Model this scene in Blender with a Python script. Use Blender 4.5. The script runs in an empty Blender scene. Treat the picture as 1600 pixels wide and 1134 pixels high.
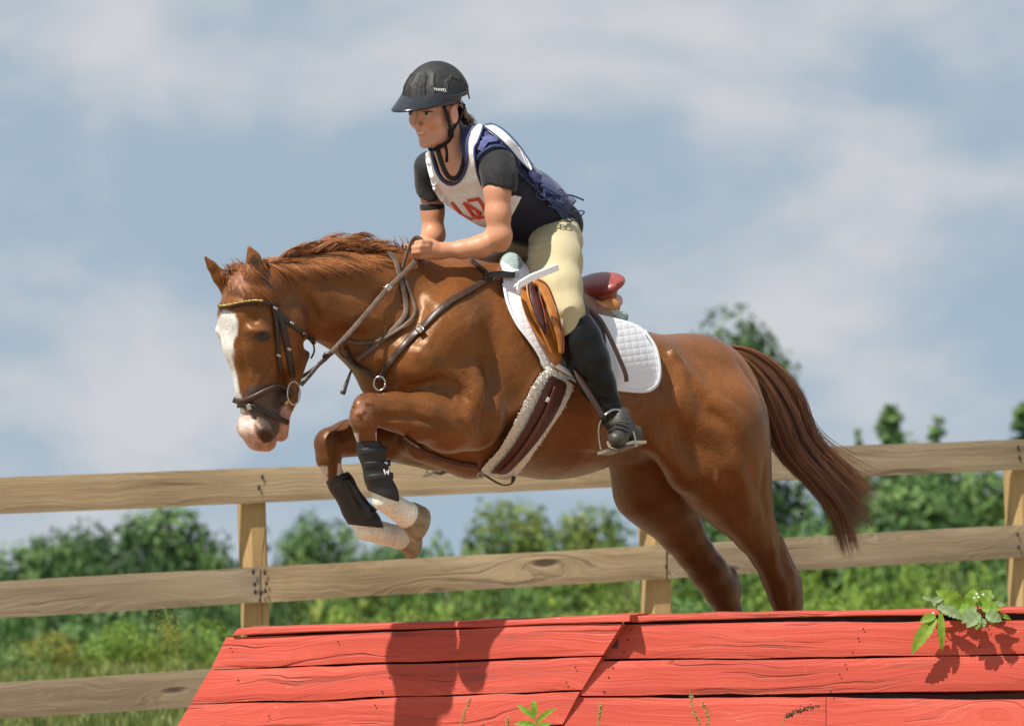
import bpy, bmesh, math, random
import numpy as np
from mathutils import Vector, Matrix
from mathutils.geometry import delaunay_2d_cdt
S = bpy.context.scene
COL = S.collection
rng = np.random.default_rng(7)
random.seed(7)

# ------------------------------------------------------------ camera
F_PX, DIST, CAM_H = 6500.0, 13.0, 1.3
PITCH, ROLL = math.atan(193 / 6500), math.radians(2.0)
CAM = np.array([0.0, -DIST, CAM_H])
FWD = np.array([0, math.cos(PITCH), math.sin(PITCH)])
_r0 = np.array([1.0, 0, 0]); _u0 = np.array([0, -math.sin(PITCH), math.cos(PITCH)])
RIGHT = math.cos(ROLL) * _r0 - math.sin(ROLL) * _u0
UP = math.sin(ROLL) * _r0 + math.cos(ROLL) * _u0
cd = bpy.data.cameras.new('camera'); cam = bpy.data.objects.new('camera', cd); COL.objects.link(cam)
cd.sensor_width = 36; cd.lens = 36 * F_PX / 1600; cd.clip_end = 5000; cd.clip_start = 0.5
cam.matrix_world = Matrix([[RIGHT[i], UP[i], -FWD[i], CAM[i]] for i in range(3)] + [[0, 0, 0, 1]])
cd.dof.use_dof = True; cd.dof.focus_distance = 12.8; cd.dof.aperture_fstop = 5.4
S.camera = cam

# ------------------------------------------------------------ sun, sky, exposure
SUN = Vector((-0.40, -0.39, 0.90)).normalized()
sl = bpy.data.lights.new('sun', 'SUN'); so = bpy.data.objects.new('sun', sl); COL.objects.link(so)
sl.energy = 5.0; sl.angle = math.radians(0.53); sl.color = (1.0, 0.955, 0.88)
so.rotation_euler = SUN.to_track_quat('Z', 'Y').to_euler()
S.view_settings.view_transform = 'Standard'; S.view_settings.look = 'None'
S.view_settings.exposure = 0.32; S.view_settings.gamma = 1.0
S.view_settings.use_curve_mapping = False
S.cycles.max_bounces = 8; S.cycles.use_denoising = True
S.cycles.transparent_max_bounces = 8

W = bpy.data.worlds.new('World'); S.world = W; W.use_nodes = True
nt = W.node_tree; N = nt.nodes; L = nt.links
for n in list(N): N.remove(n)
def nd(t, **k):
    n = N.new(t)
    for a, b in k.items(): setattr(n, a, b)
    return n
wo = nd('ShaderNodeOutputWorld'); bg = nd('ShaderNodeBackground'); bg.inputs[1].default_value = 0.076
tc = nd('ShaderNodeTexCoord'); sep = nd('ShaderNodeSeparateXYZ'); L.new(tc.outputs['Generated'], sep.inputs[0])
za = nd('ShaderNodeMath', operation='MAXIMUM'); L.new(sep.outputs[2], za.inputs[0]); za.inputs[1].default_value = -0.03
zb = nd('ShaderNodeMath', operation='MULTIPLY_ADD'); L.new(za.outputs[0], zb.inputs[0]); zb.inputs[1].default_value = 1.0; zb.inputs[2].default_value = 0.16
cmb = nd('ShaderNodeCombineXYZ'); L.new(sep.outputs[0], cmb.inputs[0]); L.new(sep.outputs[1], cmb.inputs[1]); L.new(zb.outputs[0], cmb.inputs[2])
nrm = nd('ShaderNodeVectorMath', operation='NORMALIZE'); L.new(cmb.outputs[0], nrm.inputs[0])
sky = nd('ShaderNodeTexSky', sky_type='NISHITA'); sky.sun_disc = False
sky.sun_elevation = math.asin(SUN.z); sky.sun_rotation = math.atan2(SUN.x, SUN.y)
sky.air_density = 1.0; sky.dust_density = 1.2; sky.ozone_density = 1.0
L.new(nrm.outputs[0], sky.inputs[0])
# clouds: noise over the view direction, stretched sideways
mp = nd('ShaderNodeMapping'); L.new(tc.outputs['Generated'], mp.inputs[0]); mp.inputs['Scale'].default_value = (1.0, 1.0, 1.75); mp.inputs['Location'].default_value = (0.37, 0.2, 0.13)
mp.inputs['Rotation'].default_value = (0, math.radians(14), 0)
n1 = nd('ShaderNodeTexNoise'); n1.inputs['Scale'].default_value = 14; n1.inputs['Detail'].default_value = 7; n1.inputs['Roughness'].default_value = 0.50; n1.inputs['Distortion'].default_value = 0.25
n2 = nd('ShaderNodeTexNoise'); n2.inputs['Scale'].default_value = 6; n2.inputs['Detail'].default_value = 4; n2.inputs['Roughness'].default_value = 0.5
L.new(mp.outputs[0], n1.inputs[0]); L.new(mp.outputs[0], n2.inputs[0])
ad = nd('ShaderNodeMath', operation='ADD'); L.new(n1.outputs[0], ad.inputs[0]); L.new(n2.outputs[0], ad.inputs[1])
cr = nd('ShaderNodeMapRange', interpolation_type='SMOOTHSTEP'); L.new(ad.outputs[0], cr.inputs[0]); cr.inputs[1].default_value = 0.90; cr.inputs[2].default_value = 1.22; cr.inputs[3].default_value = 0.0; cr.inputs[4].default_value = 0.95
mixA = nd('ShaderNodeMixRGB'); mixA.inputs[0].default_value = 0.80; mixA.inputs[2].default_value = (4.25, 5.35, 6.35, 1)   # thin veil over the blue
L.new(sky.outputs[0], mixA.inputs[1])
mixB = nd('ShaderNodeMixRGB'); L.new(cr.outputs[0], mixB.inputs[0]); L.new(mixA.outputs[0], mixB.inputs[1]); mixB.inputs[2].default_value = (6.7, 6.8, 7.1, 1)
L.new(mixB.outputs[0], bg.inputs[0]); L.new(bg.outputs[0], wo.inputs[0])

# ------------------------------------------------------------ modelling space
# M space = (u, v, d): metres right, metres up, metres beyond the horse's distance; 500 photo px = 1 m there
def m2w(M):
    M = np.asarray(M, float).reshape(-1, 3)
    z = DIST + M[:, 2:3]
    return CAM + z * (FWD + (M[:, 0:1] - 1.6) * 500 / F_PX * RIGHT + (M[:, 1:2] + 1.134) * 500 / F_PX * UP)
def ray(px, py):
    return FWD + (px - 800) / F_PX * RIGHT + (567 - py) / F_PX * UP
def at(px, py, Z):
    return CAM + Z * ray(px, py)
def onplane(px, py, P0, n):
    r = ray(px, py); t = np.dot(np.asarray(P0) - CAM, n) / np.dot(r, n)
    return CAM + t * r
YAW = math.radians(38); CY, SY = math.cos(YAW), math.sin(YAW)
EH = np.array([CY, 0, SY]); EZ = np.array([0, 1.0, 0]); EL = np.array([-SY, 0, CY])
ORG = np.array([1.8, 0, 0])
AX = np.stack([EH, EZ, EL], 1)              # columns
def H(px, py, lat=0.0):                      # pixel + lateral offset -> M
    u = px / 500
    return np.array([u, -py / 500, (lat + SY * (u - 1.8)) / CY])
def toG(M): return (np.asarray(M, float) - ORG) @ AX
def fromG(g): return np.asarray(g, float) @ AX.T + ORG

class Field:
    def __init__(s, pxa, pxb, pya, pyb, la, lb, res):
        cs = [toG(H(x, y, l)) for x in (pxa, pxb) for y in (pya, pyb) for l in (la, lb)]
        lo = np.min(cs, 0); hi = np.max(cs, 0)
        s.lo = lo; s.res = res; s.n = np.ceil((hi - lo) / res).astype(int) + 1
        s.a = np.full(s.n, 0.07, np.float32); s._dm = {}
    def _box(s, lo, hi):
        i0 = np.clip(np.floor((lo - s.lo) / s.res).astype(int), 0, s.n - 1); i1 = np.clip(np.ceil((hi - s.lo) / s.res).astype(int) + 1, 1, s.n)
        sl = tuple(slice(i0[k], i1[k]) for k in range(3))
        if any(i1 <= i0): return None
        ax = []
        for k in range(3):
            v = (s.lo[k] + np.arange(i0[k], i1[k]) * s.res).astype(np.float32)
            sh = [1, 1, 1]; sh[k] = -1; ax.append(v.reshape(sh))
        return sl, ax
    def _merge(s, sl, d, k, op):
        a = s.a[sl]
        if op == 'add':
            h = np.maximum(k - np.abs(a - d), 0) / k
            s.a[sl] = np.minimum(a, d) - h * h * k * 0.25
        else:
            d = -d; h = np.maximum(k - np.abs(a - d), 0) / k
            s.a[sl] = np.maximum(a, d) + h * h * k * 0.25
    def cap(s, A, B, ra, rb, q=1.0, k=0.03, op='add'):
        """tapered capsule; radii in px, q = lateral radius / sagittal radius"""
        ra = ra / 500; rb = rb / 500
        A = toG(A); B = toG(B); m = max(ra, rb) * max(1, q) + max(k, .02) + 0.055
        bx = s._box(np.minimum(A, B) - m, np.maximum(A, B) + m)
        if bx is None: return
        sl, (x, y, z) = bx
        A2 = A.copy(); B2 = B.copy(); A2[2] /= q; B2[2] /= q; z = z / q
        D = B2 - A2; L2 = max(float(D @ D), 1e-9)
        t = np.clip(((x - A2[0]) * D[0] + (y - A2[1]) * D[1] + (z - A2[2]) * D[2]) / L2, 0, 1)
        d = np.sqrt((x - A2[0] - t * D[0]) ** 2 + (y - A2[1] - t * D[1]) ** 2 + (z - A2[2] - t * D[2]) ** 2) - (ra + t * (rb - ra))
        s._merge(sl, d.astype(np.float32), k, op)
    def chain(s, pts, q=1.0, k=0.03):
        """pts: (px, py, lat, r[, q])"""
        for p, p2 in zip(pts[:-1], pts[1:]):
            qq = p[4] if len(p) > 4 else q
            s.cap(H(*p[:3]), H(*p2[:3]), p[3], p2[3], qq, k)
    def ell(s, c, R, rad, k=0.02, op='add'):
        """ellipsoid, centre in M, R columns = axes in M, radii in m"""
        cg = toG(c); Rg = (AX.T @ np.asarray(R)).astype(np.float32); rad = np.asarray(rad, np.float32)
        m = float(rad.max()) + k + 0.06
        bx = s._box(cg - m, cg + m)
        if bx is None: return
        sl, (x, y, z) = bx
        x = x - cg[0]; y = y - cg[1]; z = z - cg[2]
        k0 = 0; k1 = 0
        for i in range(3):
            q = x * Rg[0, i] + y * Rg[1, i] + z * Rg[2, i]
            k0 = k0 + (q / rad[i]) ** 2; k1 = k1 + (q / rad[i] ** 2) ** 2
        k0 = np.sqrt(k0); k1 = np.sqrt(k1) + 1e-6
        s._merge(sl, (k0 * (k0 - 1) / k1).astype(np.float32), k, op)
    def cut(s, P, nrm, k=0.004):
        """remove everything on the side the normal points to (M space)"""
        n = AX.T @ (np.asarray(nrm, float) / np.linalg.norm(nrm)); P = toG(P)
        sl, (x, y, z) = s._box(s.lo, s.lo + s.n * s.res)
        d = ((x - P[0]) * n[0] + (y - P[1]) * n[1] + (z - P[2]) * n[2]).astype(np.float32)
        s.a = np.maximum(s.a, d)
        s._dm = {}
    def sample(s, M):
        g = (toG(M) - s.lo) / s.res
        g = np.clip(g, 0, s.n - 1.001); i = g.astype(int); f = (g - i).astype(np.float32)
        a = s.a; out = 0
        for dx in (0, 1):
            wx = f[:, 0] if dx else 1 - f[:, 0]
            for dy in (0, 1):
                wy = f[:, 1] if dy else 1 - f[:, 1]
                for dz in (0, 1):
                    wz = f[:, 2] if dz else 1 - f[:, 2]
                    out = out + wx * wy * wz * a[i[:, 0] + dx, i[:, 1] + dy, i[:, 2] + dz]
        return out
    def trace(s, px, py, iso=0.0, steps=95):
        """first depth d where field < iso along the view direction; nan where missed"""
        px = np.asarray(px, float); py = np.asarray(py, float)
        u = px / 500; v = -py / 500
        d = (s.lo[2] + SY * (u - 1.8)) / CY
        dend = d + s.n[2] * s.res / CY
        live = np.ones(len(u), bool); hit = np.zeros(len(u), bool)
        for _ in range(steps):
            idx = np.nonzero(live)[0]
            if len(idx) == 0: break
            val = s.sample(np.stack([u[idx], v[idx], d[idx]], 1)) - iso
            h = val < 0.0008
            hit[idx[h]] = True; live[idx[h]] = False
            mv = idx[~h]; d[mv] += np.maximum(val[~h] * 0.75, 0.0012)
            live[mv[d[mv] > dend[mv]]] = False
        d[~hit] = np.nan
        return d
    def dmap(s, iso=0.0, step=4):
        """cached depth map over the field's pixel window"""
        if iso in s._dm: return s._dm[iso]
        cs = np.array([fromG(s.lo + s.n * s.res * np.array([i, j, k])) for i in (0, 1) for j in (0, 1) for k in (0, 1)])
        x0, x1 = cs[:, 0].min() * 500, cs[:, 0].max() * 500; y0, y1 = -cs[:, 1].max() * 500, -cs[:, 1].min() * 500
        xs = np.arange(x0, x1, step); ys = np.arange(y0, y1, step)
        X, Y = np.meshgrid(xs, ys, indexing='ij')
        Dm = s.trace(X.ravel(), Y.ravel(), iso, 80).reshape(X.shape)
        s._dm[iso] = (x0, y0, step, Dm); return s._dm[iso]
    def stroke(s, pts, r, amp, dep=0.09):
        """ridge (amp>0) or groove (amp<0) along a pixel polyline, near side only; r px, amp m"""
        x0, y0, st, Dm = s.dmap(0.0)
        pts = np.array(pts, float)
        ds = s.trace(pts[:, 0], pts[:, 1], 0.0)
        if np.isnan(ds).all(): return
        ds = np.where(np.isnan(ds), np.nanmean(ds), ds)
        P = np.stack([pts[:, 0] / 500, -pts[:, 1] / 500, ds], 1)
        rr = r / 500; amp = amp * 1.9
        G = np.array([toG(p) for p in P]); m = rr * 2.6
        bx = s._box(G.min(0) - m, G.max(0) + m)
        if bx is None: return
        sl, (x, y, z) = bx; w = 0
        for i_, (A, B) in enumerate(zip(G[:-1], G[1:])):
            D = B - A; L2 = max(float(D @ D), 1e-9)
            t = np.clip(((x - A[0]) * D[0] + (y - A[1]) * D[1] + (z - A[2]) * D[2]) / L2, 0, 1)
            q = (x - A[0] - t * D[0]) ** 2 + (y - A[1] - t * D[1]) ** 2 + (z - A[2] - t * D[2]) ** 2
            tt = (i_ + t) / (len(G) - 1)
            e = np.minimum(1, .25 + 2.6 * np.minimum(tt, 1 - tt)) if len(G) > 2 else .8
            w = np.maximum(w, np.exp(-q / rr ** 2) * e)
        s.a[sl] -= (amp * w).astype(np.float32)
    def mesh(s, iso=0.0):
        a = s.a - iso if iso else s.a
        sg = a < 0
        any_ = np.argwhere(sg)
        if len(any_) == 0: return np.zeros((0, 3)), np.zeros((0, 4), int)
        lo = np.maximum(any_.min(0) - 2, 0); hi = np.minimum(any_.max(0) + 3, s.n)
        a = a[lo[0]:hi[0], lo[1]:hi[1], lo[2]:hi[2]]; sg = a < 0
        c = np.zeros(np.array(a.shape) - 1, np.uint8)
        X = (slice(0, -1), slice(1, None))
        for i in (0, 1):
            for j in (0, 1):
                for k in (0, 1): c += sg[X[i], X[j], X[k]]
        act = (c > 0) & (c < 8)
        I = np.argwhere(act); idm = np.full(act.shape, -1, np.int32); idm[act] = np.arange(len(I))
        acc = np.zeros((len(I), 3)); cnt = np.zeros(len(I))
        corner = {}
        for i in (0, 1):
            for j in (0, 1):
                for k in (0, 1): corner[i, j, k] = a[I[:, 0] + i, I[:, 1] + j, I[:, 2] + k]
        for ax in range(3):
            o = [q for q in range(3) if q != ax]
            for p in (0, 1):
                for q in (0, 1):
                    c0 = [0, 0, 0]; c0[o[0]] = p; c0[o[1]] = q; c1 = list(c0); c1[ax] = 1
                    v0 = corner[tuple(c0)]; v1 = corner[tuple(c1)]
                    m = (v0 < 0) != (v1 < 0)
                    t = np.where(m, v0 / np.where(m, v0 - v1, 1), 0)
                    P = np.zeros((len(I), 3)); P[:] = c0; P[:, ax] += t
                    acc[m] += P[m]; cnt[m] += 1
        V = I + acc / cnt[:, None] + lo
        faces = []
        for ax in range(3):
            o = [q for q in range(3) if q != ax]
            sA = [slice(1, -1)] * 3; sB = [slice(1, -1)] * 3; sA[ax] = slice(0, -1); sB[ax] = slice(1, None)
            A = sg[tuple(sA)]; B = sg[tuple(sB)]
            for flip, m in ((0, A & ~B), (1, ~A & B)):
                E = np.argwhere(m)
                if len(E) == 0: continue
                E = E.copy(); E[:, o[0]] += 1; E[:, o[1]] += 1
                def cell(p, q):
                    G = E.copy(); G[:, o[0]] -= p; G[:, o[1]] -= q
                    return idm[G[:, 0], G[:, 1], G[:, 2]]
                f = np.stack([cell(1, 1), cell(0, 1), cell(0, 0), cell(1, 0)], 1)
                if (flip == 1) ^ (ax == 1): f = f[:, ::-1]
                faces.append(f)
        Fc = np.concatenate(faces)
        Fc = Fc[(Fc >= 0).all(1)]
        return fromG(s.lo + V * s.res), Fc

# ------------------------------------------------------------ object helpers
def mesh_obj(name, V, Fc, mat=None, parent=None, smooth=True, loc=None, cols=None, uv=None):
    me = bpy.data.meshes.new(name)
    V = np.asarray(V, np.float32).reshape(-1, 3)
    if isinstance(Fc, np.ndarray):
        k = Fc.shape[1]
        me.vertices.add(len(V)); me.vertices.foreach_set('co', V.ravel())
        me.loops.add(Fc.size); me.loops.foreach_set('vertex_index', Fc.astype(np.int32).ravel())
        me.polygons.add(len(Fc)); me.polygons.foreach_set('loop_start', np.arange(0, Fc.size, k, dtype=np.int32))
        me.update(calc_edges=True)
    else:
        me.from_pydata([tuple(map(float, v)) for v in V], [], [tuple(map(int, f)) for f in Fc]); me.update()
    me.polygons.foreach_set('use_smooth', np.full(len(me.polygons), smooth))
    if cols is not None:
        ca = me.color_attributes.new('col', 'FLOAT_COLOR', 'POINT')
        c4 = np.ones((len(V), 4), np.float32); c4[:, :3] = cols; ca.data.foreach_set('color', c4.ravel())
    if uv is not None:                      # per-vertex uv
        ul = me.uv_layers.new(name='uv'); li = np.zeros(len(me.loops), np.int32); me.loops.foreach_get('vertex_index', li)
        ul.data.foreach_set('uv', np.asarray(uv, np.float32)[li].ravel())
    if mat is not None: me.materials.append(mat)
    o = bpy.data.objects.new(name, me); COL.objects.link(o)
    if loc is not None: o.location = loc
    if parent is not None: attach(o, parent)
    return o
ROOTLOC = {}
def attach(o, parent):
    o.parent = parent
    p = parent; M = Matrix.Identity(4)
    while p is not None:
        if p.name in ROOTLOC: M = Matrix.Translation(-ROOTLOC[p.name]); break
        p = p.parent
    if parent.name in ROOTLOC: o.matrix_parent_inverse = M
def thing(name, label, cat, loc=(0, 0, 0), group=None):
    o = bpy.data.objects.new(name, None); COL.objects.link(o); o.location = Vector([float(c) for c in loc]); o.empty_display_size = .1
    ROOTLOC[o.name] = o.location.copy()
    return tag(o, label, cat, group)
def tag(o, label, cat, group=None):
    o['label'] = label; o['category'] = cat
    if group: o['group'] = group
    return o
def wobj(name, M, Fc, mat, parent=None, **k):      # vertices given in M space
    return mesh_obj(name, m2w(M), Fc, mat, parent, **k)
def fobj(name, field, mat, parent=None, colfn=None, iso=0.0, relax=1, **k):
    V, Fc = field.mesh(iso)
    if relax:
        for _ in range(relax):
            e = np.concatenate([Fc[:, [0, 1]], Fc[:, [1, 2]], Fc[:, [2, 3]], Fc[:, [3, 0]]])
            acc = np.zeros_like(V); n = np.bincount(e[:, 0], minlength=len(V)) + np.bincount(e[:, 1], minlength=len(V))
            for c in range(3): acc[:, c] = np.bincount(e[:, 0], V[e[:, 1], c], len(V)) + np.bincount(e[:, 1], V[e[:, 0], c], len(V))
            V = V * 0.4 + 0.6 * acc / np.maximum(n, 1)[:, None]
    cols = colfn(V) if colfn else None
    return wobj(name, V, Fc, mat, parent, cols=cols, **k)

def catmull(P, n):
    P = np.asarray(P, float); out = []
    for i in range(len(P) - 1):
        p0 = P[max(i - 1, 0)]; p1 = P[i]; p2 = P[i + 1]; p3 = P[min(i + 2, len(P) - 1)]
        t = np.linspace(0, 1, n, endpoint=False)[:, None]
        out.append(0.5 * (2 * p1 + (p2 - p0) * t + (2 * p0 - 5 * p1 + 4 * p2 - p3) * t ** 2 + (3 * p1 - p0 - 3 * p2 + p3) * t ** 3))
    out.append(P[-1:]); return np.concatenate(out)
def tube_np(P, r, k=6, flat=1.0, flatdir=None, caps=True):
    """tube along points P (n,3); radius r scalar or array; flat = thickness ratio along flatdir"""
    P = np.asarray(P, float); n = len(P); r = np.broadcast_to(np.asarray(r, float), (n,))
    T = np.gradient(P, axis=0); T /= np.linalg.norm(T, axis=1)[:, None] + 1e-9
    ref = np.array(flatdir if flatdir is not None else [0.3, 0.2, 0.93], float)
    A = np.cross(T, ref); bad = np.linalg.norm(A, axis=1) < 1e-3
    A[bad] = np.cross(T[bad], [0.9, .1, .2]); A /= np.linalg.norm(A, axis=1)[:, None]
    B = np.cross(A, T)
    th = np.arange(k) * 2 * math.pi / k
    V = P[:, None] + r[:, None, None] * (np.cos(th)[None, :, None] * A[:, None] + flat * np.sin(th)[None, :, None] * B[:, None])
    i = np.arange(n - 1)[:, None] * k; j = np.arange(k)[None]; j2 = (j + 1) % k
    Fc = np.stack([i + j, i + j2, i + k + j2, i + k + j], -1).reshape(-1, 4)
    V = V.reshape(-1, 3)
    if caps:
        V = np.concatenate([V, P[:1], P[-1:]])
        jj = np.arange(k); c0 = n * k; c1 = c0 + 1
        f0 = np.stack([np.full(k, c0), (jj + 1) % k, jj, jj], 1)[:, :3]
        f1 = np.stack([np.full(k, c1), (n - 1) * k + jj, (n - 1) * k + (jj + 1) % k], 1)
        return V, [tuple(f) for f in Fc] + [tuple(f) for f in f0] + [tuple(f) for f in f1]
    return V, [tuple(f) for f in Fc]
def tube(name, P, r, mat, parent=None, k=8, space='M', **kw):
    V, Fc = tube_np(P, r, k, **kw)
    return mesh_obj(name, m2w(V) if space == 'M' else V, Fc, mat, parent)
def merge(parts):
    V = []; Fc = []; b = 0
    for v, f in parts:
        V.append(np.asarray(v, float)); Fc += [tuple(int(i) + b for i in q) for q in f]; b += len(v)
    return np.concatenate(V), Fc
def lift(field, px, py, iso):
    """depth of the field's iso surface at pixels; gaps filled from the nearest hit"""
    px = np.asarray(px, float); py = np.asarray(py, float)
    d = field.trace(px, py, iso)
    bad = np.isnan(d)
    if bad.any() and (~bad).any():
        g = np.nonzero(~bad)[0]
        for b in np.nonzero(bad)[0]:
            j = g[np.argmin((px[g] - px[b]) ** 2 + (py[g] - py[b]) ** 2)]
            d[b] = d[j] + 0.01
    return d
def inpoly(x, y, poly):
    x = np.asarray(x); y = np.asarray(y); c = np.zeros(x.shape, bool)
    n = len(poly); j = n - 1
    for i in range(n):
        xi, yi = poly[i]; xj, yj = poly[j]
        if yi != yj: c ^= ((yi > y) != (yj > y)) & (x < (xj - xi) * (y - yi) / (yj - yi) + xi)
        j = i
    return c
def smooth_poly(poly, n=4):
    P = np.array(poly, float); P = np.concatenate([P[-1:], P, P[:2]]); out = catmull(P, n)
    return [tuple(p) for p in out[n:-n - 1]]
def drape(name, poly, field, iso, thick, mat, parent=None, step=5, smooth=True, disp=None, cols=None, rnd=True):
    """a sheet with real thickness laid over a field, outline given in pixels"""
    if rnd: poly = smooth_poly(poly)
    P = np.array(poly, float); pts = []
    for a, b in zip(P, np.roll(P, -1, 0)):
        m = max(1, int(np.linalg.norm(b - a) / step))
        for t in range(m): pts.append(a + (b - a) * t / m)
    nb = len(pts); pts = np.array(pts)
    gx, gy = np.meshgrid(np.arange(pts[:, 0].min(), pts[:, 0].max(), step), np.arange(pts[:, 1].min(), pts[:, 1].max(), step))
    gx[::2] += step / 2; gx = gx.ravel(); gy = gy.ravel(); k = inpoly(gx, gy, pts)
    gx = gx[k]; gy = gy[k]
    keep = np.ones(len(gx), bool)
    if len(gx): keep = (((gx[:, None] - pts[None, :, 0]) ** 2 + (gy[:, None] - pts[None, :, 1]) ** 2).min(1) > (step * .45) ** 2)
    allp = np.concatenate([pts, np.stack([gx[keep], gy[keep]], 1)])
    vs, _, fs, *_ = delaunay_2d_cdt([Vector(p) for p in allp], [(i, (i + 1) % nb) for i in range(nb)], [], 1, 1e-4)
    vx = np.array([[v.x, v.y] for v in vs])
    edge = np.zeros(len(vx), bool); edge[:nb] = True
    d = lift(field, vx[:, 0], vx[:, 1], iso)
    if disp is not None: d = d - disp(vx[:, 0], vx[:, 1])
    db = lift(field, vx[:, 0], vx[:, 1], max(iso - thick, 0.0005)); db = np.maximum(db, d + min(thick, .003))
    Mf = np.stack([vx[:, 0] / 500, -vx[:, 1] / 500, d], 1); Mb = Mf.copy(); Mb[:, 2] = db
    n = len(vx); F = []
    for f in fs:
        F.append(tuple(f)); F.append(tuple(i + n for i in reversed(f)))
    for i in range(nb):
        j = (i + 1) % nb; F.append((i, i + n, j + n, j))
    o = wobj(name, np.concatenate([Mf, Mb]), F, mat, parent, smooth=smooth, uv=np.concatenate([vx, vx]) / 500, cols=cols)
    bm = bmesh.new(); bm.from_mesh(o.data); bmesh.ops.recalc_face_normals(bm, faces=bm.faces)
    for e in bm.edges:
        if len(e.link_faces) == 2 and e.calc_face_angle(0) > 0.9: e.smooth = False
    bm.to_mesh(o.data); bm.free()
    return o
def strap(name, pts, w, field, iso, mat, parent=None, thick=.004, n=5, dman=None, sm=True):
    """flat strap lying over a field along a pixel polyline (w px wide). dman: depth per point instead of lifting"""
    P = catmull(pts, n) if sm else np.array(pts, float)
    if dman is not None:
        dd = catmull(np.array(dman, float)[:, None], n)[:, 0] if sm else np.array(dman, float)
    T = np.gradient(P, axis=0); T /= np.linalg.norm(T, axis=1)[:, None] + 1e-9; Nn = np.stack([-T[:, 1], T[:, 0]], 1)
    w = np.broadcast_to(np.asarray(w, float), (len(P),))
    rows = []
    for off in (-.5, -.3, .3, .5):
        q = P + Nn * (w * off)[:, None]
        if dman is None:
            d = lift(field, q[:, 0], q[:, 1], iso)
            kk = np.array([.25, .5, .25])
            if len(d) > 4: d[1:-1] = np.convolve(d, kk, 'valid')
        else: d = dd.copy()
        if abs(off) == .5: d = d + thick * .5
        rows.append(np.stack([q[:, 0] / 500, -q[:, 1] / 500, d], 1))
    for off in (.5, -.5):
        q = rows[3 if off > 0 else 0].copy(); q[:, 2] += thick; rows.append(q)
    V = np.stack(rows, 1); m, k = V.shape[:2]
    F = []
    for i in range(m - 1):
        for j in range(k):
            j2 = (j + 1) % k; F.append((i * k + j, i * k + j2, (i + 1) * k + j2, (i + 1) * k + j))
    F.append(tuple(range(k))[::-1]); F.append(tuple((m - 1) * k + j for j in range(k)))
    return wobj(name, V.reshape(-1, 3), F, mat, parent, uv=np.stack([np.repeat(np.linspace(0, 1, m), k), np.tile(np.arange(k) / k, m)], 1))

# ------------------------------------------------------------ materials
def new_mat(name):
    m = bpy.data.materials.new(name); m.use_nodes = True; t = m.node_tree
    for n in list(t.nodes): t.nodes.remove(n)
    out = t.nodes.new('ShaderNodeOutputMaterial'); b = t.nodes.new('ShaderNodeBsdfPrincipled')
    t.links.new(b.outputs[0], out.inputs[0]); return m, t, b, out
def node(t, ty, ins=None, **k):
    n = t.nodes.new(ty)
    for a, b in k.items(): setattr(n, a, b)
    if ins:
        for a, b in ins.items():
            if hasattr(b, 'is_linked') or isinstance(b, bpy.types.NodeSocket): t.links.new(b, n.inputs[a])
            else: n.inputs[a].default_value = b
    return n
def ramp(t, fac, stops):
    r = t.nodes.new('ShaderNodeValToRGB'); t.links.new(fac, r.inputs[0])
    el = r.color_ramp.elements
    while len(el) < len(stops): el.new(0.5)
    for e, (p, c) in zip(el, stops): e.position = p; e.color = (*c, 1) if len(c) == 3 else c
    return r.outputs[0]
def simple(name, col, rough=.5, var=.15, scale=12, bump=.15, bscale=60, metal=0, spec=.5, sheen=0, attr=False, coat=0, bdist=.004, anis=None, sub=0):
    m, t, b, out = new_mat(name)
    co = node(t, 'ShaderNodeTexCoord').outputs['Object']
    if anis: co = node(t, 'ShaderNodeMapping', {'Vector': co, 'Scale': anis}).outputs[0]
    nz = node(t, 'ShaderNodeTexNoise', {'Vector': co, 'Scale': scale, 'Detail': 5.0, 'Roughness': .6})
    mr = node(t, 'ShaderNodeMapRange', {'Value': nz.outputs[0], 'From Min': .3, 'From Max': .7, 'To Min': 1 - var, 'To Max': 1 + var})
    if attr: base = node(t, 'ShaderNodeVertexColor', layer_name='col').outputs[0]
    else:
        base = node(t, 'ShaderNodeRGB').outputs[0]; base.default_value = (*col, 1)
    vm = node(t, 'ShaderNodeVectorMath', operation='SCALE'); t.links.new(base, vm.inputs[0]); t.links.new(mr.outputs[0], vm.inputs['Scale'])
    t.links.new(vm.outputs[0], b.inputs['Base Color'])
    b.inputs['Roughness'].default_value = rough; b.inputs['Metallic'].default_value = metal
    b.inputs['Specular IOR Level'].default_value = spec
    if sheen: b.inputs['Sheen Weight'].default_value = sheen; b.inputs['Sheen Roughness'].default_value = .4
    if coat: b.inputs['Coat Weight'].default_value = coat; b.inputs['Coat Roughness'].default_value = .12
    if sub: b.inputs['Subsurface Weight'].default_value = sub; b.inputs['Subsurface Radius'].default_value = (.9, .35, .2); b.inputs['Subsurface Scale'].default_value = .012
    if bump:
        n2 = node(t, 'ShaderNodeTexNoise', {'Vector': co, 'Scale': bscale, 'Detail': 6.0, 'Roughness': .65})
        bp = node(t, 'ShaderNodeBump', {'Strength': bump, 'Distance': bdist, 'Height': n2.outputs[0]})
        t.links.new(bp.outputs[0], b.inputs['Normal'])
    return m
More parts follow.
